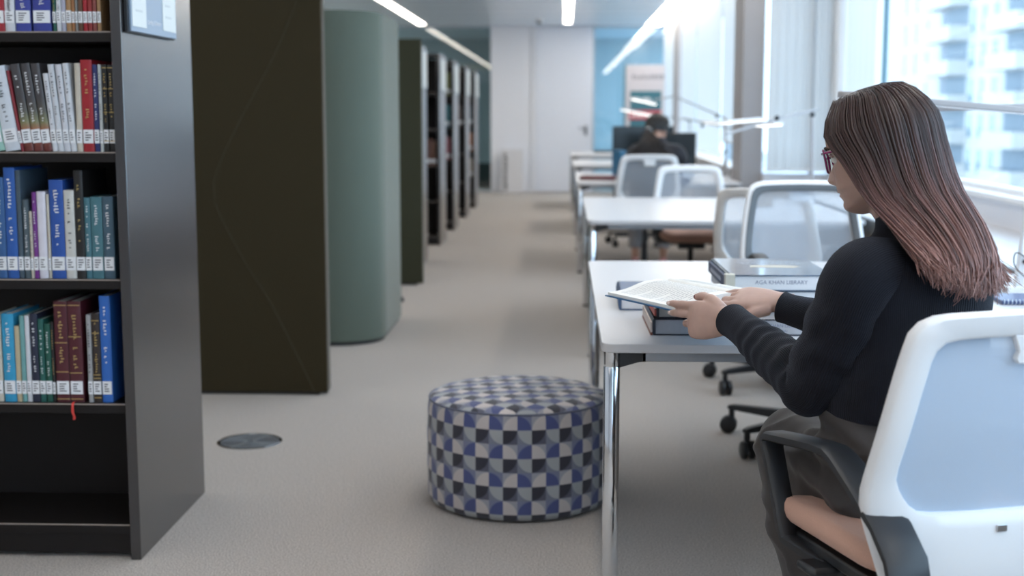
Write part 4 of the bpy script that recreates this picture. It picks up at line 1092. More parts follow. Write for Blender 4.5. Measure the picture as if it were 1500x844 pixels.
def remesh(mb, name, material, parent, voxel, smooth=4, displace=None):
    o = mb.build('tmp', None, None, smooth=0)
    r = o.modifiers.new('r', 'REMESH'); r.mode = 'VOXEL'; r.voxel_size = voxel
    s = o.modifiers.new('s', 'SMOOTH'); s.iterations = smooth; s.factor = 0.5
    dg = bpy.context.evaluated_depsgraph_get(); dg.update()
    me = bpy.data.meshes.new_from_object(o.evaluated_get(dg)); me.name = name
    bpy.data.objects.remove(o)
    if displace:
        nm = [v_.normal.copy() for v_ in me.vertices]
        for v_, n_ in zip(me.vertices, nm): v_.co += n_ * displace(v_.co)
    me.materials.clear(); me.materials.append(material); me.shade_smooth()
    o = bpy.data.objects.new(name, me); col.objects.link(o); o.parent = parent
    return o
FRONT = [(-0.112, 0.060), (-0.106, 0.078), (-0.096, 0.0905), (-0.088, 0.0915), (-0.079, 0.0865), (-0.070, 0.0935), (-0.0645, 0.0885), (-0.058, 0.0965), (-0.050, 0.0925), (-0.040, 0.0905), (-0.02, 0.0890), (-0.004, 0.0845), (0.008, 0.0900), (0.02, 0.0955), (0.045, 0.0940), (0.07, 0.083), (0.09, 0.062), (0.105, 0.032), (0.112, 0.006)]
BACK = [(-0.112, -0.01), (-0.10, -0.04), (-0.085, -0.062), (-0.06, -0.076), (-0.03, -0.089), (0, -0.097), (0.03, -0.098), (0.06, -0.088), (0.085, -0.064), (0.10, -0.036), (0.112, -0.006)]
WIDE = [(-0.112, 0.012), (-0.106, 0.026), (-0.095, 0.040), (-0.08, 0.0525), (-0.06, 0.061), (-0.035, 0.0665), (0, 0.0725), (0.03, 0.0755), (0.055, 0.072), (0.08, 0.058), (0.098, 0.036), (0.112, 0.006)]
NOSE = [(-0.052, 0.0), (-0.047, 0.010), (-0.040, 0.024), (-0.034, 0.026), (-0.026, 0.021), (-0.010, 0.012), (0.002, 0.006), (0.010, 0.0)]
def head_mb():
    mb = MB(); rings = []; N = 72
    for i in range(57):
        z = -0.112 + 0.224 * i / 56; fy, by, wx = interp(z, FRONT), interp(z, BACK), interp(z, WIDE); ring = []
        for k_ in range(N):
            t = 2 * PI * k_ / N; sx, cy = math.sin(t), math.cos(t)
            p = 2.35 if cy > 0 else 2.0
            x = wx * math.copysign(abs(sx) ** (2 / p), sx); y = (fy if cy > 0 else -by) * math.copysign(abs(cy) ** (2 / p), cy)
            if cy > 0:
                wn = 0.0085 + 0.006 * max(0, min(1, (-0.026 - z) / 0.014 if z < -0.026 else 0))
                y += interp(z, NOSE) * math.exp(-(x / wn) ** 2) if -0.052 < z < 0.01 else 0
                for ex in (-0.031, 0.031): y -= 0.009 * math.exp(-((x - ex) / 0.014) ** 2 - ((z - 0.001) / 0.010) ** 2)
                for ex in (-0.041, 0.041): y += 0.004 * math.exp(-((x - ex) / 0.014) ** 2 - ((z + 0.024) / 0.016) ** 2)
                if abs(z + 0.0645) < 0.012 and abs(x) > 0.012: y -= 0.0018 * min(1, (abs(x) - 0.012) / 0.012) * math.exp(-((z + 0.0645) / 0.006) ** 2)
            ring.append(V((x, y, z)))
        rings.append(ring)
    mb.rings(rings)
    for s in (-1, 1):
        ear = MB(); ear.ball((0, 0, 0), 0.009, 0.017, 0.030, n=14, k=10)
        ear.tf(Matrix.Translation((s * 0.073, -0.010, -0.008)) @ Euler((R(-12), 0, s * R(18))).to_matrix().to_4x4())
        mb.add(ear.v, ear.f)
    return mb
FING = [(0.030, 0.084, 0.072, 0.0088), (0.0105, 0.089, 0.079, 0.0090), (-0.0095, 0.086, 0.073, 0.0085), (-0.028, 0.078, 0.058, 0.0076)]
def hand_mb(curl, thumb, spread=1.0, scale=1.0):
    """hand frame: +x to the fingertips, +y to the thumb side, +z out of the back of the hand. curl: three joint bends per finger (index..little)"""
    mb = MB(); tips = []
    secs = [(-0.03, 0.024, 0.0185, 0), (0.0, 0.0265, 0.0185, 0), (0.022, 0.034, 0.0185, 0.001), (0.05, 0.0405, 0.0165, 0.002), (0.075, 0.0415, 0.0135, 0.003), (0.090, 0.0385, 0.0105, 0.002), (0.097, 0.030, 0.0075, 0.0)]
    mb.rings([ering(V((x, 0, z)), V((0, 1, 0)), V((0, 0, 1)), wy, hz, 24, 2.3) for x, wy, hz, z in secs])
    for (y, x0, L_, r_), cb in zip(FING, curl):
        pos = V((x0 - 0.018, y * 0.9, 0.0)); ang = 0.0; yaw = y * 2.2 * spread; pts = [(pos.copy(), r_ * 1.05), (V((x0, y, 0.002)), r_ * 1.12)]
        pos = V((x0, y, 0.002))
        for q, (fr, bend) in enumerate(zip((0.45, 0.30, 0.25), cb)):
            ang += bend
            dirv = V((math.cos(ang) * math.cos(yaw), math.sin(yaw) * math.cos(ang), -math.sin(ang)))
            mid = pos + dirv * (L_ * fr * 0.5); pos = pos + dirv * (L_ * fr)
            pts += [(mid, r_ * (0.96, 0.90, 0.86)[q]), (pos.copy(), r_ * (1.0, 0.92, 0.70)[q])]
        tips.append((pos.copy(), dirv.copy(), V((math.sin(ang) * math.cos(yaw), 0, math.cos(ang))), r_))
        limb(mb, pts, 12, 26)
        mb.ball(pos, r_ * 0.74, n=12, k=8)
    # thumb leaves the side of the palm near its base
    b0 = V((0.018, 0.022, -0.004)); b1 = V((0.045, 0.041, -0.008)); a1, a2, lift = thumb
    d1 = V((math.cos(a1), math.sin(a1), lift)).normalized(); b2 = b1 + d1 * 0.034
    d2 = V((math.cos(a2), math.sin(a2), lift * 0.8)).normalized(); b3 = b2 + d2 * 0.029
    limb(mb, [(b0, 0.016), (b1, 0.0135), (b1.lerp(b2, 0.5), 0.0108), (b2, 0.0112), (b2.lerp(b3, 0.55), 0.0102), (b3, 0.0072)], 12, 24)
    mb.ball(b3, 0.0074, n=12, k=8)
    tips.append((b3, d2, V((0, 0, 1)), 0.0095))
    mb.tf(Matrix.Scale(scale, 4))
    return mb, [(p * scale, d_, n_, r_ * scale) for p, d_, n_, r_ in tips]
def frame(origin, x, z):
    x = V(x).normalized(); z = V(z); z = (z - x * z.dot(x)).normalized(); y = z.cross(x)
    return Matrix(((x.x, y.x, z.x, origin[0]), (x.y, y.y, z.y, origin[1]), (x.z, y.z, z.z, origin[2]), (0, 0, 0, 1)))
def frame_lh(origin, x, z, thumb):
    """hand frame with the thumb side turned to the given direction (mirrors the hand when needed)"""
    M = frame(origin, x, z)
    if V((M[0][1], M[1][1], M[2][1])).dot(V(thumb)) < 0: M = M @ Matrix.Scale(-1, 4, (0, 1, 0))
    return M

def hair_mat(name, gloss=0.27):
    m = bpy.data.materials.new(name); m.use_nodes = True; d = Nd(m)
    at = d.new('ShaderNodeVertexColor'); at.layer_name = 'col'
    d.link(at.outputs[0], d.b.inputs['Base Color'])
    d.b.inputs['Roughness'].default_value = gloss; d.b.inputs['Specular IOR Level'].default_value = 0.55
    d.b.inputs['Anisotropic'].default_value = 0.6
    return m

# ---- the woman at the front table
root = thing('person', 'woman with long ombre hair, black ribbed jumper and glasses reading at the front table', 'person', (0.63, 2.40, 0))
O = V((0.63, 2.40, 0))
toL = Matrix.Translation(-O)
az = R(38); F = V((-math.sin(az), math.cos(az), 0)); L = V((-math.cos(az), -math.sin(az), 0)); U = V((0, 0, 1))
HIP = V((0.642, 2.455, 0.60)); M_ = V((0.657, 2.455, 1.0)); NECK = V((0.640, 2.462, 1.075))
LS, RS = V((0.536, 2.362, 1.005)), V((0.766, 2.548, 0.992))
LE, RE = V((0.466, 2.44, 0.785)), V((0.735, 2.82, 0.80))
LW, RW = V((0.356, 2.745, 0.857)), V((0.506, 2.995, 0.850))
HC = V((0.586, 2.488, 1.224))
hy, hp_ = R(57), R(15)
HM = Matrix.Translation(HC) @ Matrix.Rotation(hy, 4, 'Z') @ Matrix.Rotation(-hp_, 4, 'X')
skin = skin_mat('skin', (0.47, 0.31, 0.26))
body = MB()
h_ = head_mb().tf(HM); body.add(h_.v, h_.f)
limb(body, [(HC + V((0.02, -0.01, -0.05)), 0.052), (HC + V((0.03, -0.014, -0.10)), 0.050), (NECK + V((0, 0, 0.02)), 0.052), (NECK + V((0.005, -0.005, -0.04)), 0.060)], 20, 16)
tor = [(HIP + U * -0.02, 0.150, 0.105), (HIP + U * 0.08, 0.145, 0.10), (HIP.lerp(M_, 0.5), 0.125, 0.09), (HIP.lerp(M_, 0.8), 0.135, 0.095), (M_ + U * 0.0, 0.135, 0.085), (M_.lerp(NECK, 0.6), 0.10, 0.065), (NECK, 0.05, 0.05)]
body.rings([ering(c, L, F, a, b, 28, 2.2) for c, a, b in tor])
limb(body, [(M_ + L * 0.06, 0.045), (LS, 0.050), (LS.lerp(LE, 0.5), 0.044), (LE, 0.038), (LE.lerp(LW, 0.4), 0.036), (LE.lerp(LW, 0.85), 0.026), (LW, 0.0235)], 18, 30)
limb(body, [(M_ - L * 0.06, 0.045), (RS, 0.050), (RS.lerp(RE, 0.5), 0.044), (RE, 0.038), (RE.lerp(RW, 0.4), 0.036), (RE.lerp(RW, 0.85), 0.026), (RW, 0.0235)], 18, 30)
KL, KR = V((0.470, 2.71, 0.607)), V((0.625, 2.80, 0.607))
HL, HR = HIP + L * 0.085, HIP - L * 0.085
AL, AR = V((0.60, 2.54, 0.09)), V((0.73, 2.64, 0.09))
for h0_, k0_, a0_ in ((HL, KL, AL), (HR, KR, AR)):
    limb(body, [(h0_, 0.078), (h0_.lerp(k0_, 0.5), 0.066), (k0_, 0.05), (k0_.lerp(a0_, 0.35), 0.048), (k0_.lerp(a0_, 0.8), 0.032), (a0_, 0.030), (a0_ + V((-0.03, 0.06, -0.05)), 0.028)], 16, 34)
# hands
lx = V((-0.730, 0.670, -0.06)); ld = V((-0.62, -0.72, 0.10))
LHM = frame_lh(LW + lx.normalized() * 0.016, lx, ld, (0.15, 0.2, 1))
lh, ltips = hand_mb([(0.04, 0.10, 0.08), (0.16, 0.22, 0.15), (0.48, 0.50, 0.3), (0.70, 0.65, 0.4)], (0.22, -0.02, -0.42), 0.35, 1.02)
lh.tf(LHM); body.add(lh.v, lh.f)
rx = V((-0.91, 0.40, 0.03)); rd = V((-0.12, -0.35, 0.92))
RHM = frame_lh(RW + rx.normalized() * 0.016 + V((0, 0, 0.012)), rx, rd, (-0.5, -0.8, 0))
rh, rtips = hand_mb([(0.10, 0.14, 0.10), (0.10, 0.14, 0.10), (0.12, 0.16, 0.12), (0.14, 0.2, 0.12)], (0.62, 0.30, -0.35), 0.8, 1.07)
rh.tf(RHM); body.add(rh.v, rh.f)
remesh(body.tf(toL), 'body', skin, root, 0.0030, 3)
# nails
nail_red = mat('nail_dark_red', (0.16, 0.012, 0.02), 0.2, coat=0.5); nail_pale = mat('nail_pale', (0.72, 0.55, 0.50), 0.25, coat=0.4)
for HMx, tips_, which in ((LHM, ltips, ((0, nail_pale), (1, nail_pale), (4, nail_red))), (RHM, rtips, ((0, nail_red), (1, nail_red), (2, nail_red), (3, nail_red)))):
    for k_, nm_ in which:
        p_, d_, n_, r_ = tips_[k_]
        nb = MB(); nb.ball((0, 0, 0), 0.0062, 0.0046, 0.0016, n=14, k=6)
        nb.tf(toL @ HMx @ frame(p_ - d_ * 0.002 + n_ * (r_ * 0.70), d_, n_))
        nb.build('fingernail', nm_, root, smooth=180)
# face details
eyew = mat('eye_white', (0.75, 0.73, 0.70), 0.2); iris = mat('iris_brown', (0.05, 0.025, 0.012), 0.15); lipm = mat('lip_rose', (0.42, 0.17, 0.15), 0.4); brow = mat('brow_dark', (0.03, 0.018, 0.013), 0.8)
def face_parts(HMx, tl, parent, lips=True):
    for s in (-1, 1):
        e = MB().ball((s * 0.031, 0.0735, 0.001), 0.0115, n=16, k=12).tf(tl @ HMx).build('eye', eyew, parent, smooth=180)
        MB().ball((s * 0.031, 0.0815, 0.000), 0.0052, 0.004, 0.0052, n=12, k=8).tf(tl @ HMx).build('iris', iris, e, smooth=180)
        limb(MB(), [(V((s * 0.014, 0.094, 0.019)), 0.0022), (V((s * 0.032, 0.0915, 0.024)), 0.0028), (V((s * 0.050, 0.078, 0.019)), 0.0014)], 8, 12).tf(tl @ HMx).build('eyebrow', brow, parent, smooth=180)
        limb(MB(), [(V((s * 0.019, 0.0825, 0.004)), 0.0012), (V((s * 0.031, 0.0865, 0.0095)), 0.0016), (V((s * 0.044, 0.0765, 0.004)), 0.0012)], 8, 12).tf(tl @ HMx).build('eyelid', skin, parent, smooth=180)
    for zz, rr, yy in ((-0.0595, 0.0028, 0.0945), (-0.0685, 0.0034, 0.0915)):
        limb(MB(), [(V((-0.021, yy - 0.010, zz - 0.002 * (zz < -0.065) * -1)), 0.001), (V((-0.01, yy - 0.002, zz)), rr), (V((0, yy, zz)), rr), (V((0.01, yy - 0.002, zz)), rr), (V((0.021, yy - 0.010, zz)), 0.001)], 10, 16).tf(tl @ HMx).build('lip', lipm, parent, smooth=180)
face_parts(HM, toL, root)
# glasses
gm = mat('glasses_frame', (0.22, 0.012, 0.10), 0.2, coat=0.6)
gg = MB()
gl_ = None
for s in (-1, 1):
    P_ = [(s * (0.033 + 0.0255 * a), 0.0995 - 0.010 * ((0.033 + 0.0255 * a) / 0.05) ** 2, -0.001 + 0.0205 * b) for a, b in ((-0.95, 0.55), (-0.75, 0.92), (0, 1.0), (0.85, 1.02), (1.05, 0.75), (0.98, 0.1), (0.75, -0.65), (0.3, -1.0), (-0.3, -1.0), (-0.75, -0.7), (-0.95, 0.0))]
    gg.tube(spline(P_ + [P_[0]], 44)[:-1], 0.0022, 8, closed=True)
    gg.tube([(s * 0.059, 0.089, 0.013), (s * 0.069, 0.080, 0.013), (s * 0.075, 0.045, 0.011), (s * 0.078, 0.0, 0.008), (s * 0.076, -0.018, -0.006)], [0.0026, 0.0026, 0.002, 0.0018, 0.0018], 8)
gg.tube([(-0.009, 0.101, 0.006), (0, 0.1035, 0.009), (0.009, 0.101, 0.006)], 0.0019, 8)
go_ = gg.tf(toL @ HM).build('glasses', gm, root, smooth=180)
lens = glass_mat('lens', (0.96, 0.96, 0.97))
for s in (-1, 1):
    P_ = [(s * (0.033 + 0.0255 * a), 0.0985 - 0.010 * ((0.033 + 0.0255 * a) / 0.05) ** 2, -0.001 + 0.0205 * b) for a, b in ((-0.95, 0.55), (-0.75, 0.92), (0, 1.0), (0.85, 1.02), (1.05, 0.75), (0.98, 0.1), (0.75, -0.65), (0.3, -1.0), (-0.3, -1.0), (-0.75, -0.7), (-0.95, 0.0))]
    MB().rings([[V(p_) for p_ in P_], [V(p_) + V((0, 0.001, 0)) for p_ in P_]]).tf(toL @ HM).build('lens', lens, go_)
# jumper : ribbed knit
km = bpy.data.materials.new('black_rib_knit'); km.use_nodes = True; d = Nd(km)
d.b.inputs['Base Color'].default_value = (0.008, 0.009, 0.014, 1); d.b.inputs['Roughness'].default_value = 0.85
d.b.inputs['Sheen Weight'].default_value = 0.12; d.b.inputs['Sheen Roughness'].default_value = 0.45; d.b.inputs['Sheen Tint'].default_value = (0.55, 0.62, 0.8, 1)
d.b.inputs['Specular IOR Level'].default_value = 0.2
un = d.new('ShaderNodeUVMap'); un.uv_map = 'UVMap'; sp = d.new('ShaderNodeSeparateXYZ'); d.link(un.outputs[0], sp.inputs[0])
rib = d.m('SINE', d.m('MULTIPLY', sp.outputs[0], 2 * PI))
fz = d.noise(350, 3)
d.link(d.mix(d.m('MULTIPLY_ADD', rib, 0.5, 0.5), (0.0055, 0.0058, 0.009, 1), (0.011, 0.012, 0.018, 1)), d.b.inputs['Base Color'])
d.bump(d.m('ADD', rib, d.m('MULTIPLY', fz, 0.8)), 0.6, 0.0010)
sw = MB()
N = 96
def tring(c, w_, dd, sag=0.0, p=2.3, fwd=0.0):
    return [q for q in ering(c + F * fwd, L, F, w_, dd, N, p)]
prof_t = [(0.738, 0.163, 0.118, 0.0), (0.744, 0.168, 0.123, 0.002), (0.76, 0.169, 0.124, 0.003), (0.80, 0.166, 0.121, 0.003), (0.86, 0.162, 0.118, 0.004), (0.91, 0.163, 0.121, 0.008), (0.95, 0.167, 0.121, 0.010), (0.985, 0.166, 0.114, 0.004), (1.015, 0.158, 0.100, -0.004), (1.035, 0.138, 0.086, -0.006), (1.052, 0.108, 0.073, -0.005), (1.066, 0.080, 0.064, -0.003), (1.078, 0.064, 0.0585, 0.0), (1.092, 0.0585, 0.0565, 0.002), (1.104, 0.057, 0.0560, 0.006), (1.107, 0.054, 0.053, 0.006), (1.10, 0.051, 0.050, 0.006)]
Sx = spline([(z, a, b, c) for z, a, b, c in prof_t], 72)
rs = []
for z, a, b, c in Sx:
    t = (z - 0.738) / (1.0 - 0.738)
    cen = HIP.lerp(M_, min(max(t, 0), 1)) if z <= 1.0 else M_.lerp(NECK, min((z - 1.0) / 0.075, 1.15))
    cen = V((cen.x, cen.y, z))
    ring = tring(cen, a, b, fwd=c)
    out = []
    for q in ring:
        v_ = q - cen; n_ = V((v_.x, v_.y, 0)).normalized()
        side = n_.dot(L); back = -n_.dot(F)
        wr = 0.0035 * math.sin(z * 150 + 6 * side + 3 * back) * max(0, 1 - abs(z - 0.83) / 0.09) * (0.5 + 0.5 * abs(side))
        wr += 0.006 * noise.noise((q.x * 9, q.y * 9, z * 14)) * (1 if z < 1.0 else 0.3)
        wr += 0.010 * math.exp(-((z - 0.945) / 0.06) ** 2) * max(0, n_.dot(F)) 
        out.append(q + n_ * wr)
    rs.append(out)
sw.rings(rs, True, False, False, uv=True, usc=230, vsc=1)
def sleeve(S_, E_, W_, inner, r0, extra):
    mid = S_.lerp(E_, 0.5); ctrl = [(inner, r0 * 0.86), (S_ + extra, r0), (S_.lerp(E_, 0.33) + extra * 0.6, r0 * 0.99), (S_.lerp(E_, 0.68) + extra * 0.3, r0 * 0.965), (E_ + (E_ - mid).normalized() * 0.0, r0 * 0.86), (E_.lerp(W_, 0.22), r0 * 0.80), (E_.lerp(W_, 0.5), r0 * 0.72), (E_.lerp(W_, 0.78), r0 * 0.575), (E_.lerp(W_, 0.96), r0 * 0.53), (E_.lerp(W_, 1.03), r0 * 0.54)]
    S = spline([tuple(p) + (r,) for p, r in ctrl], 110); path = [V(q[:3]) for q in S]; rad = [q[3] for q in S]
    tmp = MB(); tmp.tube(path, rad, 56, caps=False, uv=True, usc=100, vsc=1)
    n_ = 56
    inward = (S_ + W_) / 2 - E_; inward.normalize()
    for i in range(len(path)):
        t = i / (len(path) - 1); c = path[i]
        for k_ in range(n_):
            q = tmp.v[i * n_ + k_]; dv = (q - c); u_ = dv.normalized()
            f_in = max(0, u_.dot(inward))
            g = math.exp(-((t - 0.50) / 0.10) ** 2); g2 = math.exp(-((t - 0.68) / 0.07) ** 2); g3 = math.exp(-((t - 0.30) / 0.12) ** 2)
            ph = noise.noise((u_.x * 1.6, u_.y * 1.6, u_.z * 1.6 + 3)) * 2.2
            w_ = 0.0060 * g * math.sin(t * 95 + ph * 1.5) * (0.25 + f_in) + 0.0050 * g2 * math.sin(t * 120 + ph) * (0.5 + 0.5 * f_in) + 0.003 * g3 * math.sin(t * 60 + ph * 2)
            w_ += 0.004 * noise.noise((q.x * 14, q.y * 14, q.z * 14))
            tmp.v[i * n_ + k_] = q + u_ * w_
    o_ = len(sw.f)
    base_uv = tmp.uv
    sw.add(tmp.v, tmp.f, [base_uv[i] for i in range(len(tmp.f))])
    # turned cuff edge
    e0 = path[-1]; tdir = (path[-1] - path[-3]).normalized()
    last = tmp.v[-n_:]
    ring2 = [e0 + (q - e0) * 0.93 + tdir * 0.001 for q in last]; ring3 = [e0 + (q - e0) * 0.88 - tdir * 0.02 for q in last]
    tm2 = MB().rings([last, ring2, ring3], True, False, False, uv=True, usc=100)
    sw.add(tm2.v, tm2.f, [tm2.uv[i] for i in range(len(tm2.f))])
sleeve(LS, LE, LW, M_ + L * 0.07 + U * 0.008, 0.066, V((0.0, 0.0, -0.004)))
sleeve(RS, RE, RW, M_ - L * 0.07 + U * 0.008, 0.066, V((0.0, 0.0, -0.004)))
sw.tf(toL).build('jumper', km, root, smooth=180)
# trousers
tm = mat('charcoal_cloth', (0.050, 0.043, 0.041), 0.75, vary=0.15, vscale=300, bump=0.15, bscale=900, sheen=0.15)
tr = MB()
tr.rings([ering(HIP + U * z - F * b_, L, F, a, b, 36, 2.3) for z, a, b, b_ in ((-0.062, 0.150, 0.095, -0.01), (-0.03, 0.168, 0.120, -0.005), (0.03, 0.172, 0.124, 0.0), (0.09, 0.168, 0.122, -0.005), (0.14, 0.160, 0.118, -0.008), (0.155, 0.155, 0.112, -0.008))])
for s_, h0_, k0_, a0_ in ((1, HL, KL, AL), (-1, HR, KR, AR)):
    limb(tr, [(h0_ + V((0, 0, 0.004)), 0.086), (h0_.lerp(k0_, 0.35) + V((0, 0, 0.004)), 0.088), (h0_.lerp(k0_, 0.75), 0.080), (k0_ + V((0.0, -0.01, -0.012)), 0.072), (k0_.lerp(a0_, 0.22) + V((0, 0, 0)), 0.076), (k0_.lerp(a0_, 0.5), 0.082), (k0_.lerp(a0_, 0.75), 0.085), (k0_.lerp(a0_, 0.92), 0.087)], 28, 44)
for (t0, t1, up0, up1, sd0, sd1, rr_) in ((0.02, 0.17, 0.082, 0.070, 0.020, 0.055, 0.017), (0.03, 0.13, 0.060, 0.085, 0.055, 0.010, 0.013), (0.06, 0.20, 0.045, 0.030, 0.070, 0.072, 0.012), (-0.02, 0.10, 0.030, 0.052, 0.082, 0.078, 0.014)):
    dl = (KL - HL).normalized()
    a0_, b0_ = HL + dl * t0 + U * up0 + L * sd0, HL + dl * t1 + U * up1 + L * sd1
    limb(tr, [(a0_, 0.004), (a0_.lerp(b0_, 0.3) + U * 0.004, rr_), (a0_.lerp(b0_, 0.7) + U * 0.002, rr_ * 0.9), (b0_, 0.004)], 12, 18)
def folds(co):
    w_ = co + O
    n1 = noise.noise((w_.x * 11, w_.y * 11, w_.z * 7)); n2 = noise.noise((w_.x * 24 + 4, w_.y * 24, w_.z * 12))
    rdg = (1 - abs(noise.noise((w_.x * 9 + 7, w_.y * 7, w_.z * 13)))) ** 5
    k_ = math.exp(-((w_ - HL).length / 0.16) ** 2)
    return 0.006 * n1 + 0.003 * n2 + 0.009 * rdg + 0.012 * k_ * math.sin(w_.z * 90 + w_.x * 60)
remesh(tr.tf(toL), 'trousers', tm, root, 0.006, 4, folds)
shoe_m = mat('black_shoe', (0.012, 0.012, 0.013), 0.4)
for a0_ in (AL, AR):
    dirf = V((-0.45, 0.9, 0)).normalized(); sd_ = V((-dirf.y, dirf.x, 0)); s0 = V((a0_.x, a0_.y, 0))
    MB().rings([ering(s0 + dirf * t + U * h_, sd_, U, w_, hh, 18, 2.4) for t, h_, w_, hh in ((-0.07, 0.040, 0.018, 0.030), (-0.055, 0.046, 0.032, 0.045), (0.0, 0.046, 0.036, 0.045), (0.06, 0.036, 0.038, 0.035), (0.12, 0.028, 0.042, 0.027), (0.165, 0.022, 0.034, 0.021), (0.18, 0.018, 0.015, 0.014))]).tf(toL).build('shoe', shoe_m, root, smooth=60)

# long hair
rnd = random.Random(11)
hm_ = hair_mat('long_hair')
hf = HM.to_3x3() @ V((0, 1, 0)); hr = HM.to_3x3() @ V((1, 0, 0)); hu = HM.to_3x3() @ V((0, 0, 1))
hfh = V((hf.x, hf.y, 0)).normalized(); hrh = V((hr.x, hr.y, 0)).normalized()
def skull(phi, el, off):
    """phi: 0 at the back, +90 her left, 180 the front; el: elevation"""
    c, s = math.cos(el), math.sin(el)
    d_ = -hf * math.cos(phi) - hr * math.sin(phi)
    rad = 0.100 if math.cos(phi) > 0 else 0.096
    return HC + hu * (0.006 + s * (0.112 + off)) + (-hf * math.cos(phi) * (rad + off) - hr * math.sin(phi) * (0.079 + off)) * c
def hair_end(phi):
    """where a lock ends on her back: phi -115..115"""
    s = max(-1, min(1, phi / R(112)))
    base = M_ + L * (0.095 * s + 0.030) - F * (0.120 + 0.026 * (1 - s * s))
    return V((base.x, base.y, 0.994 + 0.026 * max(0, s) ** 2 - 0.012 * (1 - s * s)))
def lock(phi, j, off):
    """control points of one lock from the parting down to the back"""
    a = abs(phi) / R(118); sgn = 1 if phi >= 0 else -1; k_ = max(0.0, (a - 0.45) / 0.55)
    # parting point: moves forward for the face-side locks
    top = HC + hu * (0.110 + off * 0.6) + hf * (-0.030 + 0.105 * a ** 1.3) - hr * (0.004 * sgn) - hu * (0.016 * max(0, a - 0.55) / 0.45)
    p1 = skull(phi * (1 + 0.22 * k_), R(50), 0.006 + off); p2 = skull(phi * (1 + 0.14 * k_), R(18), 0.011 + off)
    p3 = skull(phi * (1 - 0.04 * k_), R(-10), 0.012 + off)          # over the temple
    p3b = skull(phi * (1 - 0.17 * k_), R(-42), 0.032 + 0.018 * (1 - a) + off * 1.2)     # behind the cheek
    e = hair_end(phi) + V((rnd.gauss(0, 0.005), rnd.gauss(0, 0.005), rnd.gauss(0, 0.008))) - F * off
    p3b = p3b * 0.45 + (p3.lerp(e, 0.27) - F * 0.012 * (1 - a) + hfh * 0.012 * k_) * 0.55
    p4 = p3b.lerp(e, 0.40) - F * (0.012 + 0.016 * (1 - a)); p5 = p3b.lerp(e, 0.74) - F * (0.014 + 0.018 * (1 - a))
    if k_ > 0:
        p4 = p4 + L * (0.012 * k_ * sgn); p5 = p5 + L * (0.010 * k_ * sgn)
    e = e + V((j[0], j[1], 0))
    return [top, p1, p2, p3, p3b, p4, p5, e]
def hcol(t, v_, phi):
    dark, mid, tip = (0.042, 0.022, 0.020), (0.115, 0.055, 0.052), (0.30, 0.155, 0.130)
    t2 = t + 0.10 * v_
    if t2 < 0.42: a, b, k_ = dark, dark, 0
    elif t2 < 0.68: a, b, k_ = dark, mid, (t2 - 0.42) / 0.26
    else: a, b, k_ = mid, tip, min(1, (t2 - 0.68) / 0.32)
    g = 1 + 0.45 * v_
    return tuple(max(0.004, lerp(x, y, k_) * g) for x, y in zip(a, b))
hair = MB(); NS = 18
# under-layer so the scalp and neck never show through
und = []
for i in range(33):
    phi = R(-116 + 232 * i / 32); und.append([V(p_) for p_ in spline([tuple(q) for q in lock(phi, (0, 0), -0.007)], NS)])
nv = len(und[0]); fs = []
hair.add([p_ for r_ in und for p_ in r_], [(i * nv + j, i * nv + j + 1, (i + 1) * nv + j + 1, (i + 1) * nv + j) for i in range(32) for j in range(nv - 1)])
for i in range(33):
    for j in range(nv): hair.cl.append(hcol(j / (nv - 1) * 0.96, -0.25, 0))
for q in range(3000):
    phi = R(rnd.uniform(-118, 118)); v_ = rnd.uniform(-1, 1); off = rnd.uniform(-0.004, 0.006) + 0.004 * v_ * rnd.random()
    cl = round(phi * 13 + 0.35 * math.sin(phi * 31)) / 13; phi2 = phi * 0.76 + cl * 0.24; v_ = 0.6 * v_ + 0.55 * math.sin(cl * 57.3)            # strands gather into locks
    S = spline([tuple(p_) for p_ in lock(phi2, (rnd.gauss(0, 0.010), rnd.gauss(0, 0.010)), off)], NS)
    w0 = rnd.uniform(0.0007, 0.0014); ph = rnd.uniform(0, 6)
    path, rad = [], []
    tilt = rnd.gauss(0, 0.0025)
    for i, p_ in enumerate(S):
        t = i / (NS - 1); wob = 0.0022 * t * math.sin(5 * t + ph)
        path.append(V(p_) + V((wob + tilt * t, wob * 0.6, 0))); rad.append(w0 * (0.55 + 0.7 * min(1, t * 4)) * (1.0 if t < 0.85 else 1 - (t - 0.85) / 0.15 * 0.75))
    n0 = len(hair.v); hair.tube(path, rad, 4, caps=False)
    for i in range(NS):
        c = hcol(i / (NS - 1), v_, phi)
        hair.cl += [c] * 4
for q in range(70):                                                    # loose fly-away hairs
    phi = R(rnd.uniform(-118, 118)); S = spline([tuple(p_) for p_ in lock(phi, (rnd.gauss(0, 0.015), rnd.gauss(0, 0.015)), 0.010)], NS)
    hair.tube([V(p_) for p_ in S], [0.0004] * NS, 3, caps=False)
    for i in range(NS): hair.cl += [hcol(i / (NS - 1), 0.5, phi)] * 3
ho_ = hair.tf(toL).build('hair', hm_, root, smooth=180)

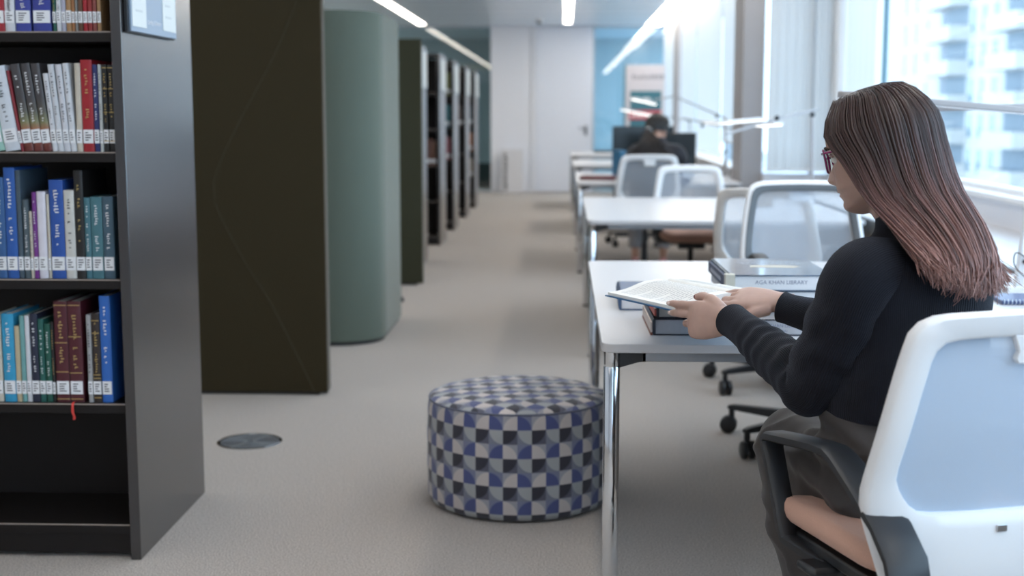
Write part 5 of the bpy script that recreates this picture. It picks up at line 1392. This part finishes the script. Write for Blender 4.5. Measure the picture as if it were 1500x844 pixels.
# ---- the reader in the dark jacket at the third table
root2 = thing('person', 'dark-haired person in a dark jacket seen from behind at the monitors', 'person', (0.70, 10.62, 0))
O2 = V((0.70, 10.62, 0)); toL2 = Matrix.Translation(-O2)
F2 = V((0.03, 1, 0)).normalized(); L2 = V((-F2.y, F2.x, 0))
HIP2 = V((0.70, 10.56, 0.585)); M2 = V((0.735, 10.60, 0.985)); N2 = V((0.735, 10.62, 1.055))
HC2 = V((0.742, 10.66, 1.165)); HM2 = Matrix.Translation(HC2) @ Matrix.Rotation(R(-32), 4, 'Z') @ Matrix.Rotation(R(-8), 4, 'X')
skin2 = skin_mat('skin_warm', (0.50, 0.29, 0.21))
b2m = MB(); h_ = head_mb().tf(HM2); b2m.add(h_.v, h_.f)
limb(b2m, [(HC2 + V((0, -0.02, -0.05)), 0.052), (N2 + V((0, 0, 0.02)), 0.05), (N2 + V((0, 0, -0.05)), 0.058)], 18, 12)
b2m.rings([ering(HIP2.lerp(M2, t), L2, F2, a, b, 24, 2.2) for t, a, b in ((-0.05, .15, .10), (0.3, .14, .10), (0.7, .14, .095), (1.0, .135, .085), (1.13, .08, .06))])
sh = {}
for s_, nm in ((1, 'l'), (-1, 'r')):
    S_ = M2 + L2 * (0.160 * s_) + V((0, 0, -0.02)); E_ = S_ + L2 * (0.055 * s_) + F2 * 0.13 + V((0, 0, -0.215)); W_ = E_ + F2 * 0.23 - L2 * (0.07 * s_) + V((0, 0, 0.015))
    if s_ < 0: W_ = E_ + F2 * 0.22 + L2 * 0.01 + V((0, 0, 0.02))
    sh[s_] = (S_, E_, W_)
    limb(b2m, [(M2 + L2 * 0.06 * s_, 0.045), (S_, 0.05), (S_.lerp(E_, .5), 0.044), (E_, 0.038), (E_.lerp(W_, .5), 0.033), (W_, 0.025)], 16, 24)
    Hx = frame_lh(W_, F2 + V((0, 0, -0.12)), V((0, 0, 1)), -L2 * s_)
    hh, _t = hand_mb([(0.2, 0.3, 0.2)] * 4, (0.6, 0.3, -0.3), 0.8, 0.95); hh.tf(Hx); b2m.add(hh.v, hh.f)
legs = []
for s_ in (1, -1):
    H_ = HIP2 + L2 * 0.085 * s_; K_ = H_ + F2 * 0.40 + V((0, 0, -0.02)) + L2 * 0.03 * s_; A_ = V((K_.x, K_.y - 0.02, 0.10)); legs.append((H_, K_, A_))
    limb(b2m, [(H_, .07), (K_, .05), (K_.lerp(A_, .35), .047), (A_, .03), (A_ + V((0, 0.08, -0.06)), .025)], 14, 26)
remesh(b2m.tf(toL2), 'body', skin2, root2, 0.005, 3)
face_parts(HM2, toL2, root2)
jm = mat('dark_jacket', (0.014, 0.015, 0.022), 0.8, vary=0.2, vscale=90, bump=0.2, bscale=400, sheen=0.2)
jk = MB()
jk.rings([ering(HIP2.lerp(M2, t), L2, F2, a, b, 36, 2.3) for t, a, b in ((0.02, .185, .145), (0.3, .18, .14), (0.6, .185, .135), (0.9, .185, .125), (1.02, .165, .105), (1.10, .12, .085), (1.18, .075, .07), (1.26, .065, .065), (1.28, .055, .055))])
for s_ in (1, -1):
    S_, E_, W_ = sh[s_]
    limb(jk, [(M2 + L2 * 0.07 * s_, .065), (S_, .074), (S_.lerp(E_, .5), .068), (E_, .060), (E_.lerp(W_, .5), .052), (E_.lerp(W_, .93), .042)], 20, 30)
remesh(jk.tf(toL2), 'jacket', jm, root2, 0.008, 3, lambda co: 0.006 * noise.noise((co.x * 13, co.y * 13, co.z * 9)) + 0.004 * math.sin(co.z * 70 + co.x * 20) * noise.noise((co.x * 5, co.y * 5, co.z * 5)))
S_, E_, W_ = sh[-1]
bs = MB(); limb(bs, [(S_.lerp(E_, .35), .0715), (E_, .0665), (E_.lerp(W_, .5), .057), (E_.lerp(W_, .9), .046)], 20, 20, caps=False)
bs.tf(toL2).build('blue_sleeve', mat('blue_sleeve', (0.035, 0.055, 0.15), 0.8), root2, smooth=180)
tq = MB(); tq.rings([ering(HIP2 + V((0, 0, z)), L2, F2, a, b, 28, 2.3) for z, a, b in ((-0.055, .16, .12), (0, .175, .13), (0.06, .17, .125), (0.1, .165, .12))])
for H_, K_, A_ in legs: limb(tq, [(H_, .085), (H_.lerp(K_, .6), .078), (K_, .066), (K_.lerp(A_, .5), .06), (K_.lerp(A_, .82), .058)], 20, 30)
remesh(tq.tf(toL2), 'trousers', mat('pale_grey_trousers', (0.28, 0.27, 0.28), 0.8), root2, 0.009, 3, lambda co: 0.005 * noise.noise((co.x * 12, co.y * 12, co.z * 8)))
pk = mat('pink_shoe', (0.62, 0.30, 0.30), 0.5)
for H_, K_, A_ in legs:
    s0 = V((A_.x, A_.y, 0)); dirf, sd_ = F2, L2
    MB().rings([ering(s0 + dirf * t + V((0, 0, h_)), sd_, V((0, 0, 1)), w_, hh, 18, 2.4) for t, h_, w_, hh in ((-0.07, .040, .018, .030), (-0.055, .052, .032, .050), (0, .055, .037, .053), (.06, .04, .04, .039), (.12, .03, .044, .029), (.165, .024, .036, .023), (.18, .02, .015, .016))]).tf(toL2).build('shoe', pk, root2, smooth=60)
# dark hair gathered low at the nape, falling in waves over the back
rnd = random.Random(21); h2 = MB()
f2 = HM2.to_3x3() @ V((0, 1, 0)); r2 = HM2.to_3x3() @ V((1, 0, 0)); u2 = HM2.to_3x3() @ V((0, 0, 1))
def skull2(phi, el, off):
    c, s = math.cos(el), math.sin(el)
    return HC2 + u2 * (0.012 + s * (0.106 + off)) + (-f2 * math.cos(phi) * (0.100 + off) + r2 * math.sin(phi) * (0.078 + off)) * c
tie = HC2 - f2 * 0.118 - u2 * 0.035 - r2 * 0.012
blk = (0.010, 0.009, 0.009)
grid = []
for i in range(25):
    el = R(-18 + 108 * i / 24); grid.append([skull2(R(-112 + 224 * k_ / 24), el, 0.008) for k_ in range(25)])
h2.add([p_ for r_ in grid for p_ in r_], [(i * 25 + j, i * 25 + j + 1, (i + 1) * 25 + j + 1, (i + 1) * 25 + j) for i in range(24) for j in range(24)])
h2.cl += [blk] * 625
for q in range(420):
    phi = R(rnd.uniform(-125, 125)); top_ = HC2 + u2 * 0.12 + f2 * rnd.uniform(0.0, 0.075)
    if rnd.random() < 0.5: top_ = skull2(phi, R(35), 0.010) + f2 * 0.02
    S = spline([tuple(top_), tuple(skull2(phi, R(40), 0.012)), tuple(skull2(phi * 0.8, R(5), 0.013)), tuple(tie + V((rnd.gauss(0, .008), 0, rnd.gauss(0, .008))))], 10)
    h2.tube([V(p_) for p_ in S], [0.0016] * 10, 4, caps=False); h2.cl += [(0.012, 0.010, 0.010)] * 40
for q in range(520):
    e = M2 - F2 * (0.150 + rnd.uniform(0, 0.03)) + L2 * (rnd.gauss(0.06, 0.075)) + V((0, 0, rnd.uniform(-0.13, 0.0)))
    S = spline([tuple(tie + V((rnd.gauss(0, .012), rnd.gauss(0, .012), rnd.gauss(0, .012)))), tuple(tie.lerp(e, 0.35) - F2 * 0.045 + V((rnd.gauss(0, .02), 0, -0.01))), tuple(tie.lerp(e, 0.7) - F2 * 0.025 + V((rnd.gauss(0, .018), 0, 0))), tuple(e)], 14)
    ph = rnd.uniform(0, 6)
    h2.tube([V(p_) + V((0.006 * math.sin(i * 1.1 + ph), 0, 0)) for i, p_ in enumerate(S)], [0.0022] * 13 + [0.0006], 4, caps=False); g = rnd.uniform(0.7, 1.6)
    h2.cl += [(0.014 * g, 0.009 * g, 0.008 * g)] * 56
h2.tf(toL2).build('hair', hair_mat('dark_hair', 0.4), root2, smooth=180)
MB().tube([(tie - O2) + (r2 * math.cos(2 * PI * k_ / 16) + u2 * math.sin(2 * PI * k_ / 16)) * 0.024 for k_ in range(16)], 0.008, 8, closed=True).build('hair_tie', white_plastic, root2, smooth=180)
